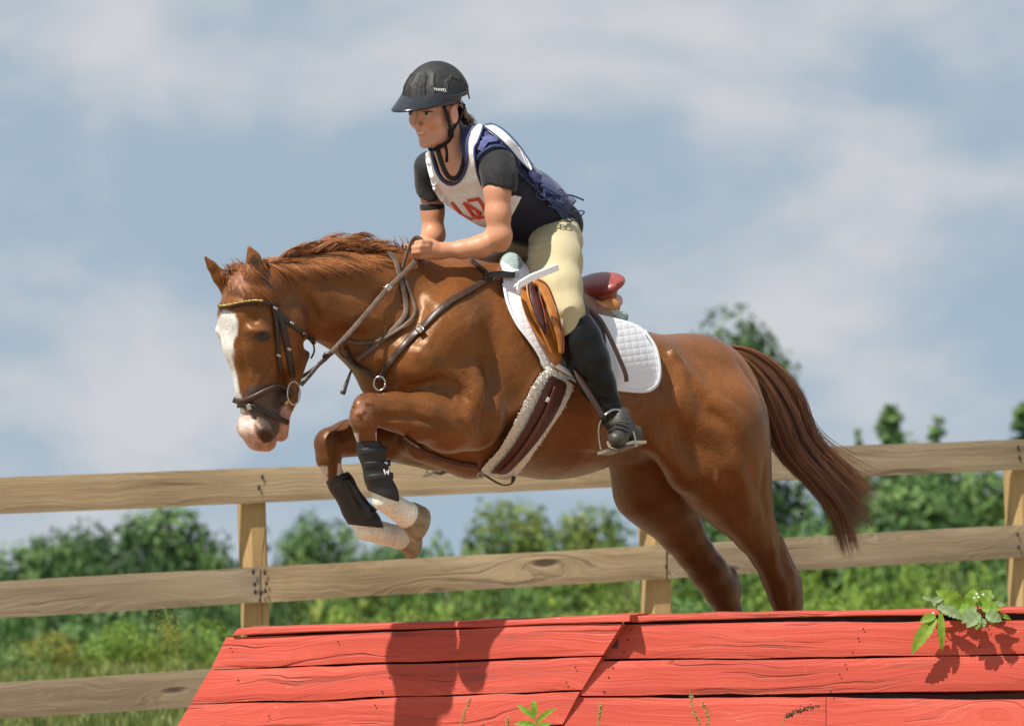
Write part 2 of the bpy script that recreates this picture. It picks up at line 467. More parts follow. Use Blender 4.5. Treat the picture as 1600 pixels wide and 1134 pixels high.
# ============================================================ GROUND
def gz(y, x=0):
    y = np.asarray(y, float)
    z = np.where(y < 15, 0, np.where(y < 75, -6.0 * (3 * ((y - 15) / 60) ** 2 - 2 * ((y - 15) / 60) ** 3), -6.0 - (y - 75) * .022))
    return z
ys = np.concatenate([np.linspace(-60, 10, 20), np.linspace(12, 80, 50), np.geomspace(90, 3000, 26)])
xs = np.concatenate([-np.geomspace(3000, 20, 22), np.linspace(-16, 16, 25), np.geomspace(20, 3000, 22)])
X, Y = np.meshgrid(xs, ys, indexing='ij')
Zg = gz(Y) + 0.05 * np.sin(X * .7 + Y * .3) * (Y > 16)
V = np.stack([X, Y, Zg], -1).reshape(-1, 3); nx, ny = X.shape
i, j = np.meshgrid(np.arange(nx - 1), np.arange(ny - 1), indexing='ij'); i = i.ravel(); j = j.ravel()
Fq = np.stack([i * ny + j, (i + 1) * ny + j, (i + 1) * ny + j + 1, i * ny + j + 1], 1)
m, t, b, out = new_mat('meadow')
co = node(t, 'ShaderNodeTexCoord').outputs['Object']
n1 = node(t, 'ShaderNodeTexNoise', {'Vector': co, 'Scale': .6, 'Detail': 8.0, 'Roughness': .7})
c = ramp(t, n1.outputs[0], [(.3, (.045, .07, .015)), (.5, (.10, .14, .03)), (.7, (.20, .19, .07))])
sy_ = node(t, 'ShaderNodeSeparateXYZ', {0: co}); nf_ = node(t, 'ShaderNodeMath', {0: n1.outputs[0], 1: 8.0, 2: sy_.outputs[1]}, operation='MULTIPLY_ADD')
mf_ = node(t, 'ShaderNodeMapRange', {'Value': nf_.outputs[0], 'From Min': 8.0, 'From Max': 13.0, 'To Min': 1.0, 'To Max': 0.0})
bounce_dirt = ramp(t, n1.outputs[0], [(.3, (.22, .16, .10)), (.6, (.34, .27, .17)), (.8, (.20, .22, .08))])  # tan dirt added on the unseen near ground for its warm bounce light
c = node(t, 'ShaderNodeMixRGB', {0: mf_.outputs[0], 1: c, 2: bounce_dirt}).outputs[0]
t.links.new(c, b.inputs['Base Color']); b.inputs['Roughness'].default_value = .9
n2 = node(t, 'ShaderNodeTexNoise', {'Vector': co, 'Scale': 25.0, 'Detail': 6.0}); bp = node(t, 'ShaderNodeBump', {'Strength': .8, 'Distance': .05, 'Height': n2.outputs[0]}); t.links.new(bp.outputs[0], b.inputs['Normal'])
g = mesh_obj('ground', V, Fq, m); g['kind'] = 'structure'

# ============================================================ FOLIAGE
def leaf_mat(name, c0, c1, c2, tr=.2):
    m, t, b, out = new_mat(name)
    a = node(t, 'ShaderNodeVertexColor', layer_name='col').outputs[0]
    s = node(t, 'ShaderNodeSeparateColor', {0: a}).outputs[0]
    c = ramp(t, s, [(0, c0), (.5, c1), (1, c2)])
    t.links.new(c, b.inputs['Base Color']); b.inputs['Roughness'].default_value = .55; b.inputs['Specular IOR Level'].default_value = .3
    tl = node(t, 'ShaderNodeBsdfTranslucent', {0: c}); mx = node(t, 'ShaderNodeMixShader', {0: tr}); t.links.new(b.outputs[0], mx.inputs[1]); t.links.new(tl.outputs[0], mx.inputs[2]); t.links.new(mx.outputs[0], out.inputs[0])
    return m
LEAF = {'dark': leaf_mat('leaf_dark', (.022, .055, .018), (.07, .14, .04), (.15, .25, .07)),
        'mid': leaf_mat('leaf_mid', (.035, .085, .026), (.115, .215, .06), (.22, .33, .095)),
        'yellow': leaf_mat('leaf_yellow', (.07, .11, .02), (.19, .25, .045), (.31, .36, .08)),
        'shrub': leaf_mat('leaf_shrub', (.055, .11, .018), (.19, .30, .038), (.32, .42, .075)),
        'gold': leaf_mat('leaf_gold', (.12, .14, .02), (.22, .22, .035), (.34, .32, .06))}
BARK = simple('bark', (.09, .07, .05), .9, .3, 3, .6, 12)
def crown_np(R, kind, h, w, n, ls):
    """leaf quads for a crown of height h, half-width w, standing on z=0"""
    cl = []
    nc = {'broad': 130, 'pine': 130, 'willow': 130, 'shrub': 14}[kind]
    for _ in range(nc * 3):
        zz = R.uniform(.06, 1); a = R.uniform(0, 6.283)
        prof = {'broad': math.sqrt(max(0, 1 - abs((zz - .5) / .55) ** 2.4)), 'pine': (1.02 - zz) ** .75, 'willow': math.sqrt(max(0, 1 - ((zz - .48) / .56) ** 2)), 'shrub': math.sqrt(max(0, 1 - (zz * .95) ** 2))}[kind]
        rr = w * prof * math.sqrt(R.uniform(.15, 1)) * R.uniform(.7, 1.05) * .82
        cl.append((rr * math.cos(a), rr * math.sin(a), zz * h * .9, R.uniform(.26, .46) * (w if kind != 'pine' else w * .62 * (1.15 - zz * .75)), R.random()))
        if len(cl) >= nc: break
    cl = np.array(cl); k = R.choice(len(cl), n, p=cl[:, 3] ** 2 / (cl[:, 3] ** 2).sum())
    d = R.normal(size=(n, 3)); d /= np.linalg.norm(d, axis=1)[:, None]
    if kind == 'pine': d[:, 2] *= .45
    if kind == 'willow': d[:, 2] = d[:, 2] * 1.5 - .4
    rad = cl[k, 3] * R.uniform(.55, 1.1, n) ** .5
    P = cl[k, :3] + d * rad[:, None]
    P[:, 2] = np.maximum(P[:, 2], .1)
    nrm = d * 1.3 + R.normal(0, .45, (n, 3)); nrm[:, 2] += .3; nrm /= np.linalg.norm(nrm, axis=1)[:, None]
    A = np.cross(nrm, R.normal(size=(n, 3))); A /= np.linalg.norm(A, axis=1)[:, None]; B = np.cross(nrm, A)
    s = ls * R.uniform(.6, 1.35, n)[:, None]
    V = np.stack([P - A * s * .5, P + B * s * .32 + nrm * s * .08, P + A * s * .5, P - B * s * .32 + nrm * s * .08], 1).reshape(-1, 3)
    Fq = np.arange(4 * n).reshape(-1, 4)
    C = np.clip(cl[k, 4] ** 1.3 * .85 + R.uniform(0, .2, n), 0, 1); C = np.repeat(C, 4)[:, None] * np.ones((1, 3))
    return V, Fq, C, cl
CROWNS = {}
RATIO = {'broad': .21, 'willow': .21, 'pine': .15, 'shrub': .75}; HCAN = {'broad': 8.5, 'willow': 8.5, 'pine': 9.0, 'shrub': 1.8}
def crown_mesh(kind, var, leaf, n, h, w, ls):
    key = (kind, var, leaf, n)
    if key in CROWNS: return CROWNS[key]
    R = np.random.default_rng(hash((kind, var)) % 1000 + var * 13 if False else var * 13 + len(kind))
    V, Fq, C, cl = crown_np(R, kind, 1.0, RATIO[kind], n, ls / HCAN[kind])
    o = mesh_obj('crown', V, Fq, LEAF[leaf], cols=C, smooth=False); me = o.data; bpy.data.objects.remove(o)
    # trunk with limbs
    parts = []
    parts.append(tube_np([(0, 0, -.05), (.008, .0, .2), (-.006, .01, .5), (0, 0, .86)], [.026, .02, .014, .004], 8))
    for q in cl[R.choice(len(cl), min(9, len(cl)), replace=False)]:
        z0 = max(.12, q[2] * .55); parts.append(tube_np([(0, 0, z0), (q[0] * .5, q[1] * .5, (z0 + q[2]) / 2 + .02), (q[0], q[1], q[2])], [.011, .007, .002], 5))
    Vt, Ft = merge(parts); o = mesh_obj('trunk', Vt, Ft, BARK); mt = o.data; bpy.data.objects.remove(o)
    CROWNS[key] = (me, mt); return CROWNS[key]
def tree(name, label, cat, group, px, top, Z, wpx, kind, leaf, var, n=4200, ls=.24, rot=0, hmin=None):
    w = at(px, top, Z); base = float(gz(w[1])); h = max((w[2] - base) * ((1.13 if kind == 'pine' else 1.03) if cat == 'tree' else 1.04), .45)
    hw = wpx * (1.2 if cat == 'tree' else 1.15) / 2 / F_PX * Z
    me, mt = crown_mesh(kind, var, leaf, n, h, hw, ls)
    T = thing(name, label, cat, (w[0], w[1], base), group)
    r = thing_parts = []
    for nm, d in (('crown', me), ('trunk', mt)):
        o = bpy.data.objects.new(nm, d); COL.objects.link(o); o.parent = T
        if nm == 'crown': sx = hw / RATIO[kind]; o.scale = (sx, sx, h)
        else: o.scale = (h * .6, h * .6, h)
        o.rotation_euler = (0, 0, rot)
    return T
class _HW(dict):
    def __missing__(s, k): return s.setdefault(k, (1,))
hw0 = _HW()
_old = crown_mesh
def crown_mesh(kind, var, leaf, n, h, w, ls):
    key = (kind, var, leaf, n)
    if key not in CROWNS: hw0[key] = (w / h,)
    return _old(kind, var, leaf, n, h, w, ls)
TG = 'trees standing beyond the fence'
trees = [
 ('broad_tree', 'big round dark green tree at the left, its top just under the top fence rail', 232, 790, 86, 250, 'broad', 'dark', 1, 0),
 ('broad_tree', 'small dark tree between the big left tree and the first fence post', 120, 815, 90, 170, 'broad', 'dark', 5, 5),
 ('broad_tree', 'dark green tree cut by the left edge of the photo, lower than its neighbour', 40, 842, 88, 260, 'broad', 'dark', 2, 1),
 ('small_tree', 'thin pale green small tree just left of the first fence post', 335, 850, 84, 80, 'willow', 'mid', 3, 0),
 ('broad_tree', 'mid green tree behind the tucked front hooves of the horse', 500, 800, 90, 150, 'broad', 'mid', 4, 2),
 ('broad_tree', 'bushy green tree right of the front hooves', 610, 838, 88, 170, 'broad', 'mid', 5, 0),
 ('willow_tree', 'wide yellowish green tree under the belly of the horse', 800, 778, 82, 180, 'willow', 'yellow', 6, 0),
 ('willow_tree', 'yellowish green tree between the belly and the hind legs of the horse', 925, 790, 82, 170, 'willow', 'yellow', 7, 1),
 ('tall_tree', 'tall dark tree whose crown rises above the croup and tail of the horse', 1140, 488, 105, 230, 'broad', 'dark', 8, 0),
 ('broad_tree', 'dark green tree directly behind the hind legs of the horse', 1150, 775, 84, 170, 'broad', 'dark', 2, 2.2),
 ('broad_tree', 'low green tree under the tail of the horse', 1290, 800, 86, 190, 'broad', 'mid', 5, 3),
 ('pine_tree', 'pointed conifer rising highest between the tail and the right fence post', 1392, 645, 95, 210, 'pine', 'mid', 9, 0),
 ('pine_tree', 'slender conifer with a thin tip right of the highest pointed one', 1466, 662, 97, 150, 'pine', 'mid', 10, 0),
 ('pine_tree', 'short conifer tip close behind the end of the tail', 1340, 682, 97, 90, 'pine', 'mid', 10, 2),
 ('broad_tree', 'leafy green tree filling the space under the rail left of the right post', 1430, 735, 84, 230, 'broad', 'mid', 4, 4),
 ('broad_tree', 'green tree cut by the right edge of the photo behind the right fence post', 1545, 720, 85, 200, 'broad', 'mid', 1, 2.4),
 ('broad_tree', 'rounded green crown just showing over the top rail between the conifer tips', 1425, 682, 93, 170, 'broad', 'mid', 5, 1.2),
 ('broad_tree', 'green crown showing over the top rail right beside the end of the tail', 1335, 712, 93, 130, 'broad', 'dark', 1, 2.9),
 ('pine_tree', 'conifer rising over the top rail at the right edge of the photo', 1598, 642, 92, 190, 'pine', 'mid', 9, 1.4),
]
for nm, lab, px, top, Z, wp, kind, leaf, var, rot in trees:
    tree(nm, lab, 'tree', TG, px, top, Z, wp, kind, leaf, var, 14000 if nm != 'pine_tree' else 9000, .19, rot)
for px, top in ((-150, 760), (-330, 730), (1740, 700), (1900, 690)):
    tree('broad_tree', 'green tree beyond the fence, outside the %s' % {-150: 'left edge of the photo, nearer one', -330: 'left edge of the photo, farther one', 1740: 'right edge of the photo, nearer one', 1900: 'right edge of the photo, farther one'}[px], 'tree', TG, px, top, 86, 230, 'broad', 'mid', 4, 9000, .17, px)
BG_ = 'bushes beyond the fence'
R_ = np.random.default_rng(5)
bsh = []
for row, (Z, t0, t1, step_, wp) in enumerate([(72, 878, 925, 75, 140), (58, 905, 955, 80, 165), (44, 965, 1025, 95, 185), (34, 1035, 1085, 130, 170)]):
    x = -140
    while x < 1760:
        roll = -0.035 * (x - 300)
        bsh.append((x, R_.uniform(t0, t1) + roll * (.9 if row < 3 else .6), Z * R_.uniform(.95, 1.05), wp * R_.uniform(.8, 1.3), row)); x += step_ * R_.uniform(.8, 1.2)
words_ = ['dark green', 'mid green', 'bright green', 'yellow green']
rows_ = ['farthest row', 'third row', 'second row', 'nearest row']
bush_rows = []
for x, top, Z, wp, row in bsh:
    leaf = R_.choice(['mid', 'dark', 'shrub']) if row < 2 else R_.choice(['shrub', 'mid', 'gold' if x < 500 else 'shrub', 'yellow'])
    if x < 420 and row < 2: leaf = 'dark' if R_.random() < .75 else 'mid'
    if 420 < x < 1500 and row >= 1: leaf = R_.choice(['shrub', 'mid', 'shrub', 'yellow'])
    col = {'mid': 'mid green', 'dark': 'dark green', 'shrub': 'bright green', 'gold': 'golden flowering', 'yellow': 'yellow green'}[str(leaf)]
    bush_rows.append((x, top, Z, wp, leaf, row, col))
def zone(x):
    for lim, w in ((0, 'outside the left edge'), (170, 'near the left edge'), (370, 'left of the first post'), (540, 'right of the first post'), (720, 'below the front hooves'), (1000, 'below the belly'), (1200, 'behind the hind legs'), (1400, 'below the tail'), (1560, 'left of the right post'), (1640, 'at the right post'), (9999, 'outside the right edge')):
        if x < lim: return w
cnt = {}; bush_rows.sort()
for r in bush_rows: k = (r[6], r[5], zone(r[0])); cnt[k] = cnt.get(k, 0) + 1
seen_ = {}
for x, top, Z, wp, leaf, row, col in bush_rows:
    k = (col, row, zone(x)); seen_[k] = seen_.get(k, 0) + 1
    pre = '' if cnt[k] == 1 else ('leftmost ', 'second ', 'third ', 'fourth ')[min(seen_[k] - 1, 3)]
    tree('bush', '%s%s bush %s, %s beyond the fence' % (pre, col, zone(x), rows_[row]), 'bush', 'bushes beyond the fence', x, top, Z, wp, 'shrub', leaf, 20 + int(R_.integers(0, 3)), 2000, .15 if row < 2 else .10, float(R_.uniform(0, 6)))
# woods that carry on to both sides, outside the photo
pv = []; pf = []; pc = []; nb_ = 0; R2 = np.random.default_rng(77)
for px_ in list(range(-2600, -420, 240)) + list(range(2050, 4600, 240)):
    Vw, Fw, Cw, _ = crown_np(R2, 'broad', 1.0, .24, 2600, .035)
    w_ = at(px_, 760 - .035 * (px_ - 300) * .3, 86 + R2.uniform(-8, 8)); h_ = R2.uniform(8.5, 11.5)
    Vw = Vw * np.array([h_ * 1.3, h_ * 1.3, h_]) + np.array([w_[0], w_[1], float(gz(w_[1])) - .3]); pv.append(Vw); pf.append(Fw + nb_); pc.append(Cw); nb_ += len(Vw)
ow = mesh_obj('woods', np.concatenate(pv), np.concatenate(pf), LEAF['mid'], cols=np.concatenate(pc), smooth=False); ow['kind'] = 'stuff'; ow['label'] = 'green woods going on beyond the fence on both sides'
# meadow grass
def blades(name, pts, hts, mat, kindv='stuff', wid=.006):
    n = len(pts); R = rng; a = R.uniform(0, 6.28, n); A = np.stack([np.cos(a), np.sin(a), 0 * a], 1); le = R.normal(0, .3, (n, 2))
    tip = pts + np.stack([le[:, 0] * hts, le[:, 1] * hts, hts], 1); mid = (pts + tip) / 2 + np.stack([0 * a, 0 * a, hts * .08], 1)
    w = (wid * R.uniform(.7, 1.4, n))[:, None]
    V = np.stack([pts - A * w, pts + A * w, mid + A * w * .7, mid - A * w * .7, tip + A * w * .05, tip - A * w * .05], 1).reshape(-1, 3)
    b = np.arange(n)[:, None] * 6; Fq = np.concatenate([b + [0, 1, 2, 3], b + [3, 2, 4, 5]])
    C = np.repeat(R.random(n), 6)[:, None] * np.ones((1, 3))
    o = mesh_obj(name, V, Fq, mat, cols=C, smooth=False); o['kind'] = kindv; return o
n = 60000
yy = rng.uniform(6, 24, n); xx = rng.uniform(-3.6, 4.6, n) * (yy + 13) / 26
P = np.stack([xx, yy, gz(yy)], 1)
gr = blades('meadow_grass', P, rng.uniform(.04, .16, n), leaf_mat('grass_blades', (.07, .11, .02), (.16, .21, .045), (.36, .34, .13), .3), wid=.008)
gr['label'] = 'short green and straw coloured meadow grass beyond the fence'

# ============================================================ FENCE
def wood_mat(name, cols, crack=.5, paint=False, rough=.8):
    m, t, b, out = new_mat(name)
    uv = node(t, 'ShaderNodeUVMap').outputs[0]
    oi = node(t, 'ShaderNodeObjectInfo')
    rn = node(t, 'ShaderNodeMath', {0: oi.outputs['Random'], 1: 37.0}, operation='MULTIPLY')
    cb = node(t, 'ShaderNodeCombineXYZ', {0: rn.outputs[0], 1: rn.outputs[0], 2: rn.outputs[0]})
    co = node(t, 'ShaderNodeVectorMath', operation='ADD'); t.links.new(uv, co.inputs[0]); t.links.new(cb.outputs[0], co.inputs[1]); co = co.outputs[0]
    # knots bend the grain
    kn = node(t, 'ShaderNodeTexVoronoi', {'Vector': node(t, 'ShaderNodeMapping', {'Vector': co, 'Scale': (1.3, 5.0, 1)}).outputs[0], 'Scale': 1.0, 'Randomness': 1.0})
    kd = node(t, 'ShaderNodeMapRange', {'Value': kn.outputs['Distance'], 'From Min': 0.0, 'From Max': .42, 'To Min': 1.0, 'To Max': 0.0}, interpolation_type='SMOOTHSTEP')
    wn = node(t, 'ShaderNodeTexNoise', {'Vector': node(t, 'ShaderNodeMapping', {'Vector': co, 'Scale': (2.2, 6, 1)}).outputs[0], 'Scale': 1.0, 'Detail': 3.0})
    s1 = node(t, 'ShaderNodeMath', {0: kd.outputs[0], 1: .075}, operation='MULTIPLY'); s2 = node(t, 'ShaderNodeMath', {0: wn.outputs[0], 1: .12, 2: s1.outputs[0]}, operation='MULTIPLY_ADD')
    off = node(t, 'ShaderNodeCombineXYZ', {1: s2.outputs[0]})
    gc = node(t, 'ShaderNodeVectorMath', operation='ADD'); t.links.new(co, gc.inputs[0]); t.links.new(off.outputs[0], gc.inputs[1])
    gr = node(t, 'ShaderNodeTexNoise', {'Vector': node(t, 'ShaderNodeMapping', {'Vector': gc.outputs[0], 'Scale': (2.5, 150, 1)}).outputs[0], 'Scale': 1.0, 'Detail': 5.0, 'Roughness': .6})
    gr2 = node(t, 'ShaderNodeTexNoise', {'Vector': node(t, 'ShaderNodeMapping', {'Vector': gc.outputs[0], 'Scale': (1.1, 42, 1)}).outputs[0], 'Scale': 1.0, 'Detail': 3.0})
    saw = node(t, 'ShaderNodeTexNoise', {'Vector': node(t, 'ShaderNodeMapping', {'Vector': co, 'Scale': (170, 9, 1)}).outputs[0], 'Scale': 1.0, 'Detail': 2.0})
    big = node(t, 'ShaderNodeTexNoise', {'Vector': node(t, 'ShaderNodeMapping', {'Vector': co, 'Scale': (1.6, 7, 1)}).outputs[0], 'Scale': 1.0, 'Detail': 4.0})
    mix = node(t, 'ShaderNodeMath', {0: gr.outputs[0], 1: .45, 2: 0.0}, operation='MULTIPLY_ADD')
    mix2 = node(t, 'ShaderNodeMath', {0: big.outputs[0], 1: .55, 2: mix.outputs[0]}, operation='MULTIPLY_ADD')
    c = ramp(t, mix2.outputs[0], cols)
    # cracks follow the grain
    ck = node(t, 'ShaderNodeMapRange', {'Value': gr2.outputs[0], 'From Min': (.36 if paint else .32), 'From Max': (.42 if paint else .38), 'To Min': 1.0, 'To Max': 0.0})
    msk = node(t, 'ShaderNodeTexNoise', {'Vector': node(t, 'ShaderNodeMapping', {'Vector': co, 'Scale': (1.7, 9, 1), 'Location': (5, 3, 0)}).outputs[0], 'Scale': 1.0, 'Detail': 4.0})
    mm = node(t, 'ShaderNodeMapRange', {'Value': msk.outputs[0], 'From Min': .42, 'From Max': .54, 'To Min': 0.0, 'To Max': crack})
    ckm = node(t, 'ShaderNodeMath', {0: ck.outputs[0], 1: mm.outputs[0]}, operation='MULTIPLY')
    kc = node(t, 'ShaderNodeMapRange', {'Value': kn.outputs['Distance'], 'From Min': .05, 'From Max': .10, 'To Min': .8 if not paint else .0, 'To Max': 0.0})
    dk = node(t, 'ShaderNodeMath', {0: ckm.outputs[0], 1: kc.outputs[0]}, operation='MAXIMUM')
    mxc = node(t, 'ShaderNodeMixRGB', {0: dk.outputs[0], 1: c, 2: ((.03, .02, .015, 1) if not paint else (.20, .04, .025, 1))})
    last = mxc.outputs[0]
    if paint:        # worn spots where pale wood shows
        wp = node(t, 'ShaderNodeTexNoise', {'Vector': node(t, 'ShaderNodeMapping', {'Vector': co, 'Scale': (16, 42, 1)}).outputs[0], 'Scale': 1.0, 'Detail': 6.0, 'Roughness': .7})
        wm = node(t, 'ShaderNodeMapRange', {'Value': wp.outputs[0], 'From Min': .68, 'From Max': .71, 'To Min': 0.0, 'To Max': .8})
        last = node(t, 'ShaderNodeMixRGB', {0: wm.outputs[0], 1: last, 2: (.62, .42, .30, 1)}).outputs[0]
        gp = node(t, 'ShaderNodeTexNoise', {'Vector': node(t, 'ShaderNodeMapping', {'Vector': co, 'Scale': (3, 22, 1), 'Location': (9, 2, 0)}).outputs[0], 'Scale': 1.0, 'Detail': 5.0, 'Roughness': .7})
        gm_ = node(t, 'ShaderNodeMapRange', {'Value': gp.outputs[0], 'From Min': .60, 'From Max': .72, 'To Min': 0.0, 'To Max': .5})
        last = node(t, 'ShaderNodeMixRGB', {0: gm_.outputs[0], 1: last, 2: (.16, .07, .06, 1)}).outputs[0]
    t.links.new(last, b.inputs['Base Color']); b.inputs['Roughness'].default_value = rough; b.inputs['Specular IOR Level'].default_value = .3
    hs = node(t, 'ShaderNodeMath', {0: gr.outputs[0], 1: .5, 2: 0.0}, operation='MULTIPLY_ADD'); h2 = node(t, 'ShaderNodeMath', {0: saw.outputs[0], 1: .25 if not paint else .12, 2: hs.outputs[0]}, operation='MULTIPLY_ADD')
    h3 = node(t, 'ShaderNodeMath', {0: dk.outputs[0], 1: -1.2, 2: h2.outputs[0]}, operation='MULTIPLY_ADD')
    bp = node(t, 'ShaderNodeBump', {'Strength': .8, 'Distance': .005, 'Height': h3.outputs[0]}); t.links.new(bp.outputs[0], b.inputs['Normal'])
    return m
WOOD_TAN = wood_mat('weathered_wood_tan', [(.3, (.20, .14, .08)), (.5, (.37, .27, .155)), (.72, (.53, .41, .26))], .4)
WOOD_GREY = wood_mat('weathered_wood_grey', [(.3, (.155, .115, .07)), (.5, (.30, .23, .145)), (.72, (.44, .36, .24))], .4)
WOOD_POST = wood_mat('post_wood', [(.2, (.22, .14, .055)), (.5, (.42, .28, .12)), (.8, (.55, .38, .18))], .5)
def plank(name, TL, TR, BR, BL, nrm, thick, mat, parent, seed=0, wob=.004, nx=26, ny=5, warp=.004):
    TL, TR, BR, BL = (np.asarray(p, float) for p in (TL, TR, BR, BL)); R = np.random.default_rng(seed)
    nrm = np.asarray(nrm, float); nrm /= np.linalg.norm(nrm)
    ln = np.linalg.norm(TR - TL); wd = np.linalg.norm(BL - TL); nx = max(6, int(ln * 12))
    up = (TL - BL) / wd
    ct = np.cumsum(R.normal(0, 1, nx + 1)) * wob * .25 + R.normal(0, 1, nx + 1) * wob * .25; ct -= np.linspace(ct[0], ct[-1], nx + 1)
    cb = np.cumsum(R.normal(0, 1, nx + 1)) * wob * .25 + R.normal(0, 1, nx + 1) * wob * .25; cb -= np.linspace(cb[0], cb[-1], nx + 1)
    wp = np.sin(np.linspace(0, 3 + 3 * R.random(), nx + 1) + R.random() * 6) * warp
    V = []; UVs = []
    for side in (0, 1):
        for i in range(nx + 1):
            s = i / nx; T = TL + (TR - TL) * s + up * ct[i] * 1; B = BL + (BR - BL) * s + up * cb[i]
            for j in range(ny + 1):
                q = j / ny; bev = .003 if (j in (0, ny) or i in (0, nx)) and side == 0 else 0
                V.append(T + (B - T) * q + nrm * (wp[i] - bev - side * thick)); UVs.append((s * ln + side * 3.3, q * wd + side * 1.7))
    k = (ny + 1); n0 = (nx + 1) * k; F = []
    for i in range(nx):
        for j in range(ny):
            a = i * k + j; F.append((a, a + 1, a + k + 1, a + k)); F.append((n0 + a, n0 + a + k, n0 + a + k + 1, n0 + a + 1))
    for i in range(nx):
        a = i * k; F.append((a, a + k, n0 + a + k, n0 + a)); a += ny; F.append((a + k, a, n0 + a, n0 + a + k))
    for j in range(ny):
        a = j; F.append((a + 1, a, n0 + a, n0 + a + 1)); a += nx * k; F.append((a, a + 1, n0 + a + 1, n0 + a))
    return mesh_obj(name, V, F, mat, parent, smooth=False, uv=UVs)
FA = math.radians(18); FD = np.array([math.cos(FA), math.sin(FA), 0]); FN = np.array([math.sin(FA), -math.cos(FA), 0])
FP = at(0, 780, 16.5)
fl = onplane(395, 1000, FP, FN)
fence = thing('wooden_fence', 'weathered wooden post and three rail fence running behind the horse', 'fence', (fl[0], fl[1], 0))
def fp(px, py, off=0): return onplane(px, py, FP + FN * off, FN)
def rail(x0, x1, top, bot, mat, seed, x0e=None, x1e=None, off=0.0):
    """top/bot: functions px -> py"""
    plank('rail', fp(x0, top(x0), off), fp(x1, top(x1), off), fp(x1, bot(x1), off), fp(x0, bot(x0), off), FN, .026, mat, fence, seed, .005, warp=.003)
# in world terms the rails are straight: pick two pixels on each edge and run the line on
def edge(pa, pb):
    A = fp(*pa); B = fp(*pb); d = (B - A)
    return lambda s: A + d * s
def rail2(ta, tb, ba, bb, s0, s1, mat, seed, off=0.0, lab=None):
    T = edge(ta, tb); B = edge(ba, bb); o = FN * off
    return plank('rail', T(s0) + o, T(s1) + o, B(s1) + o, B(s0) + o, FN, .026, mat, fence, seed, .0022, warp=.002)
top = ((0, 746), (1600, 685), (0, 803), (1600, 734)); mid = ((0, 908), (1600, 820), (0, 965), (1600, 871)); low = ((0, 1066), (330, 1045), (0, 1122), (290, 1105))
def sfor(line, px):          # parameter on a line where it projects at px
    T = edge(line[0], line[1]); lo_, hi_ = -4.0, 9.0
    for _ in range(50):
        mdl = (lo_ + hi_) / 2; p = T(mdl) - CAM; x = 800 + F_PX * (p @ RIGHT) / (p @ FWD)
        if x < px: lo_ = mdl
        else: hi_ = mdl
    return lo_
def rr(line, a, b, mat, seed, off=0.0): rail2(*line, sfor(line, a), sfor(line, b), mat, seed, off)
rr(top, -900, -300, WOOD_TAN, 1); rr(top, -296, 1028, WOOD_TAN, 2); rr(top, 1031, 1990, WOOD_GREY, 3); rr(top, 1993, 2900, WOOD_TAN, 23); rr(mid, 2103, 2900, WOOD_GREY, 24); rr(low, 1983, 2900, WOOD_GREY, 25)
rr(mid, -900, -250, WOOD_GREY, 4); rr(mid, -246, 407, WOOD_GREY, 5); rr(mid, 409, 1041, WOOD_TAN, 6); rr(mid, 1044, 1700, WOOD_GREY, 7); rr(mid, 1703, 2100, WOOD_GREY, 17)
rr(low, -900, -250, WOOD_GREY, 8); rr(low, -246, 404, WOOD_GREY, 9); rr(low, 407, 1050, WOOD_GREY, 10); rr(low, 1053, 1980, WOOD_GREY, 11)
def post(pxl, pxr, py, seed):
    R = np.random.default_rng(seed)
    a = fp(pxl, py, -.03); b_ = fp(pxr, py, -.03); w = np.linalg.norm(b_ - a); c = (a + b_) / 2
    tz = (fp(pxl, 0)[2] * 0) + 1.3 + .10 - (pxl * 0) ; V = []; UVs = []; F = []
    zt = onplane(pxl, top[0][1] + (top[1][1] - top[0][1]) * pxl / 1600 + 14, FP, FN)[2]
    prof = [(-.5, 0), (-.36, .10), (.40, .10), (.5, 0), (.5, -.95), (-.5, -.95)]     # one waney corner
    zs = np.linspace(-.6, zt, 26)
    for i, z in enumerate(zs):
        wn = .25 + .5 * sstep_(z, zt - .9, zt - .3)
        for j, (s, d) in enumerate(prof):
            if j == 0: d = -wn * .35
            if j == 1: s = -.5 + wn * .45
            q = c + FD * s * w * (1 + R.normal(0, .006)) + FN * (d - .1) * w; V.append((q[0], q[1], z)); UVs.append((z, (s * 1.0 + abs(d)) * w + j * .03))
    k = len(prof)
    for i in range(len(zs) - 1):
        for j in range(k): F.append((i * k + j, i * k + (j + 1) % k, (i + 1) * k + (j + 1) % k, (i + 1) * k + j))
    F.append(tuple((len(zs) - 1) * k + j for j in range(k)))
    mesh_obj('post', V, F, WOOD_POST, fence, smooth=False, uv=UVs)
def sstep_(x, a, b):
    t = min(max((x - a) / (b - a), 0), 1); return t * t * (3 - 2 * t)
post(383, 419, 880, 1); post(1014, 1050, 920, 2); post(1590, 1624, 900, 3); post(-300, -248, 900, 4); post(2070, 2112, 850, 5); post(2520, 2560, 830, 6); post(2880, 2916, 800, 7)
IRON = simple('rusty_nail', (.02, .018, .016), .6, .2, 50, 0)
parts = []
R_ = np.random.default_rng(3)
for x, y in [(410, 745), (405, 762), (396, 893), (398, 912), (399, 925), (414, 894), (416, 911), (415, 923), (409, 925), (1040, 850), (1041, 884), (1590, 835), (1592, 855), (1591, 700), (1593, 715)]:
    c = fp(x, y, .004)
    parts.append(([c + (FD * math.cos(a) * R_.uniform(.7, 1.2) + np.array([0, 0, 1.0]) * math.sin(a) * R_.uniform(1, 2.4)) * .0065 + FN * .001 for a in np.linspace(0, 5.6, 8)] + [c + FN * .005], [(i, (i + 1) % 8, 8) for i in range(8)]))
for v, f in parts: mesh_obj('nail', v, f, IRON, fence)

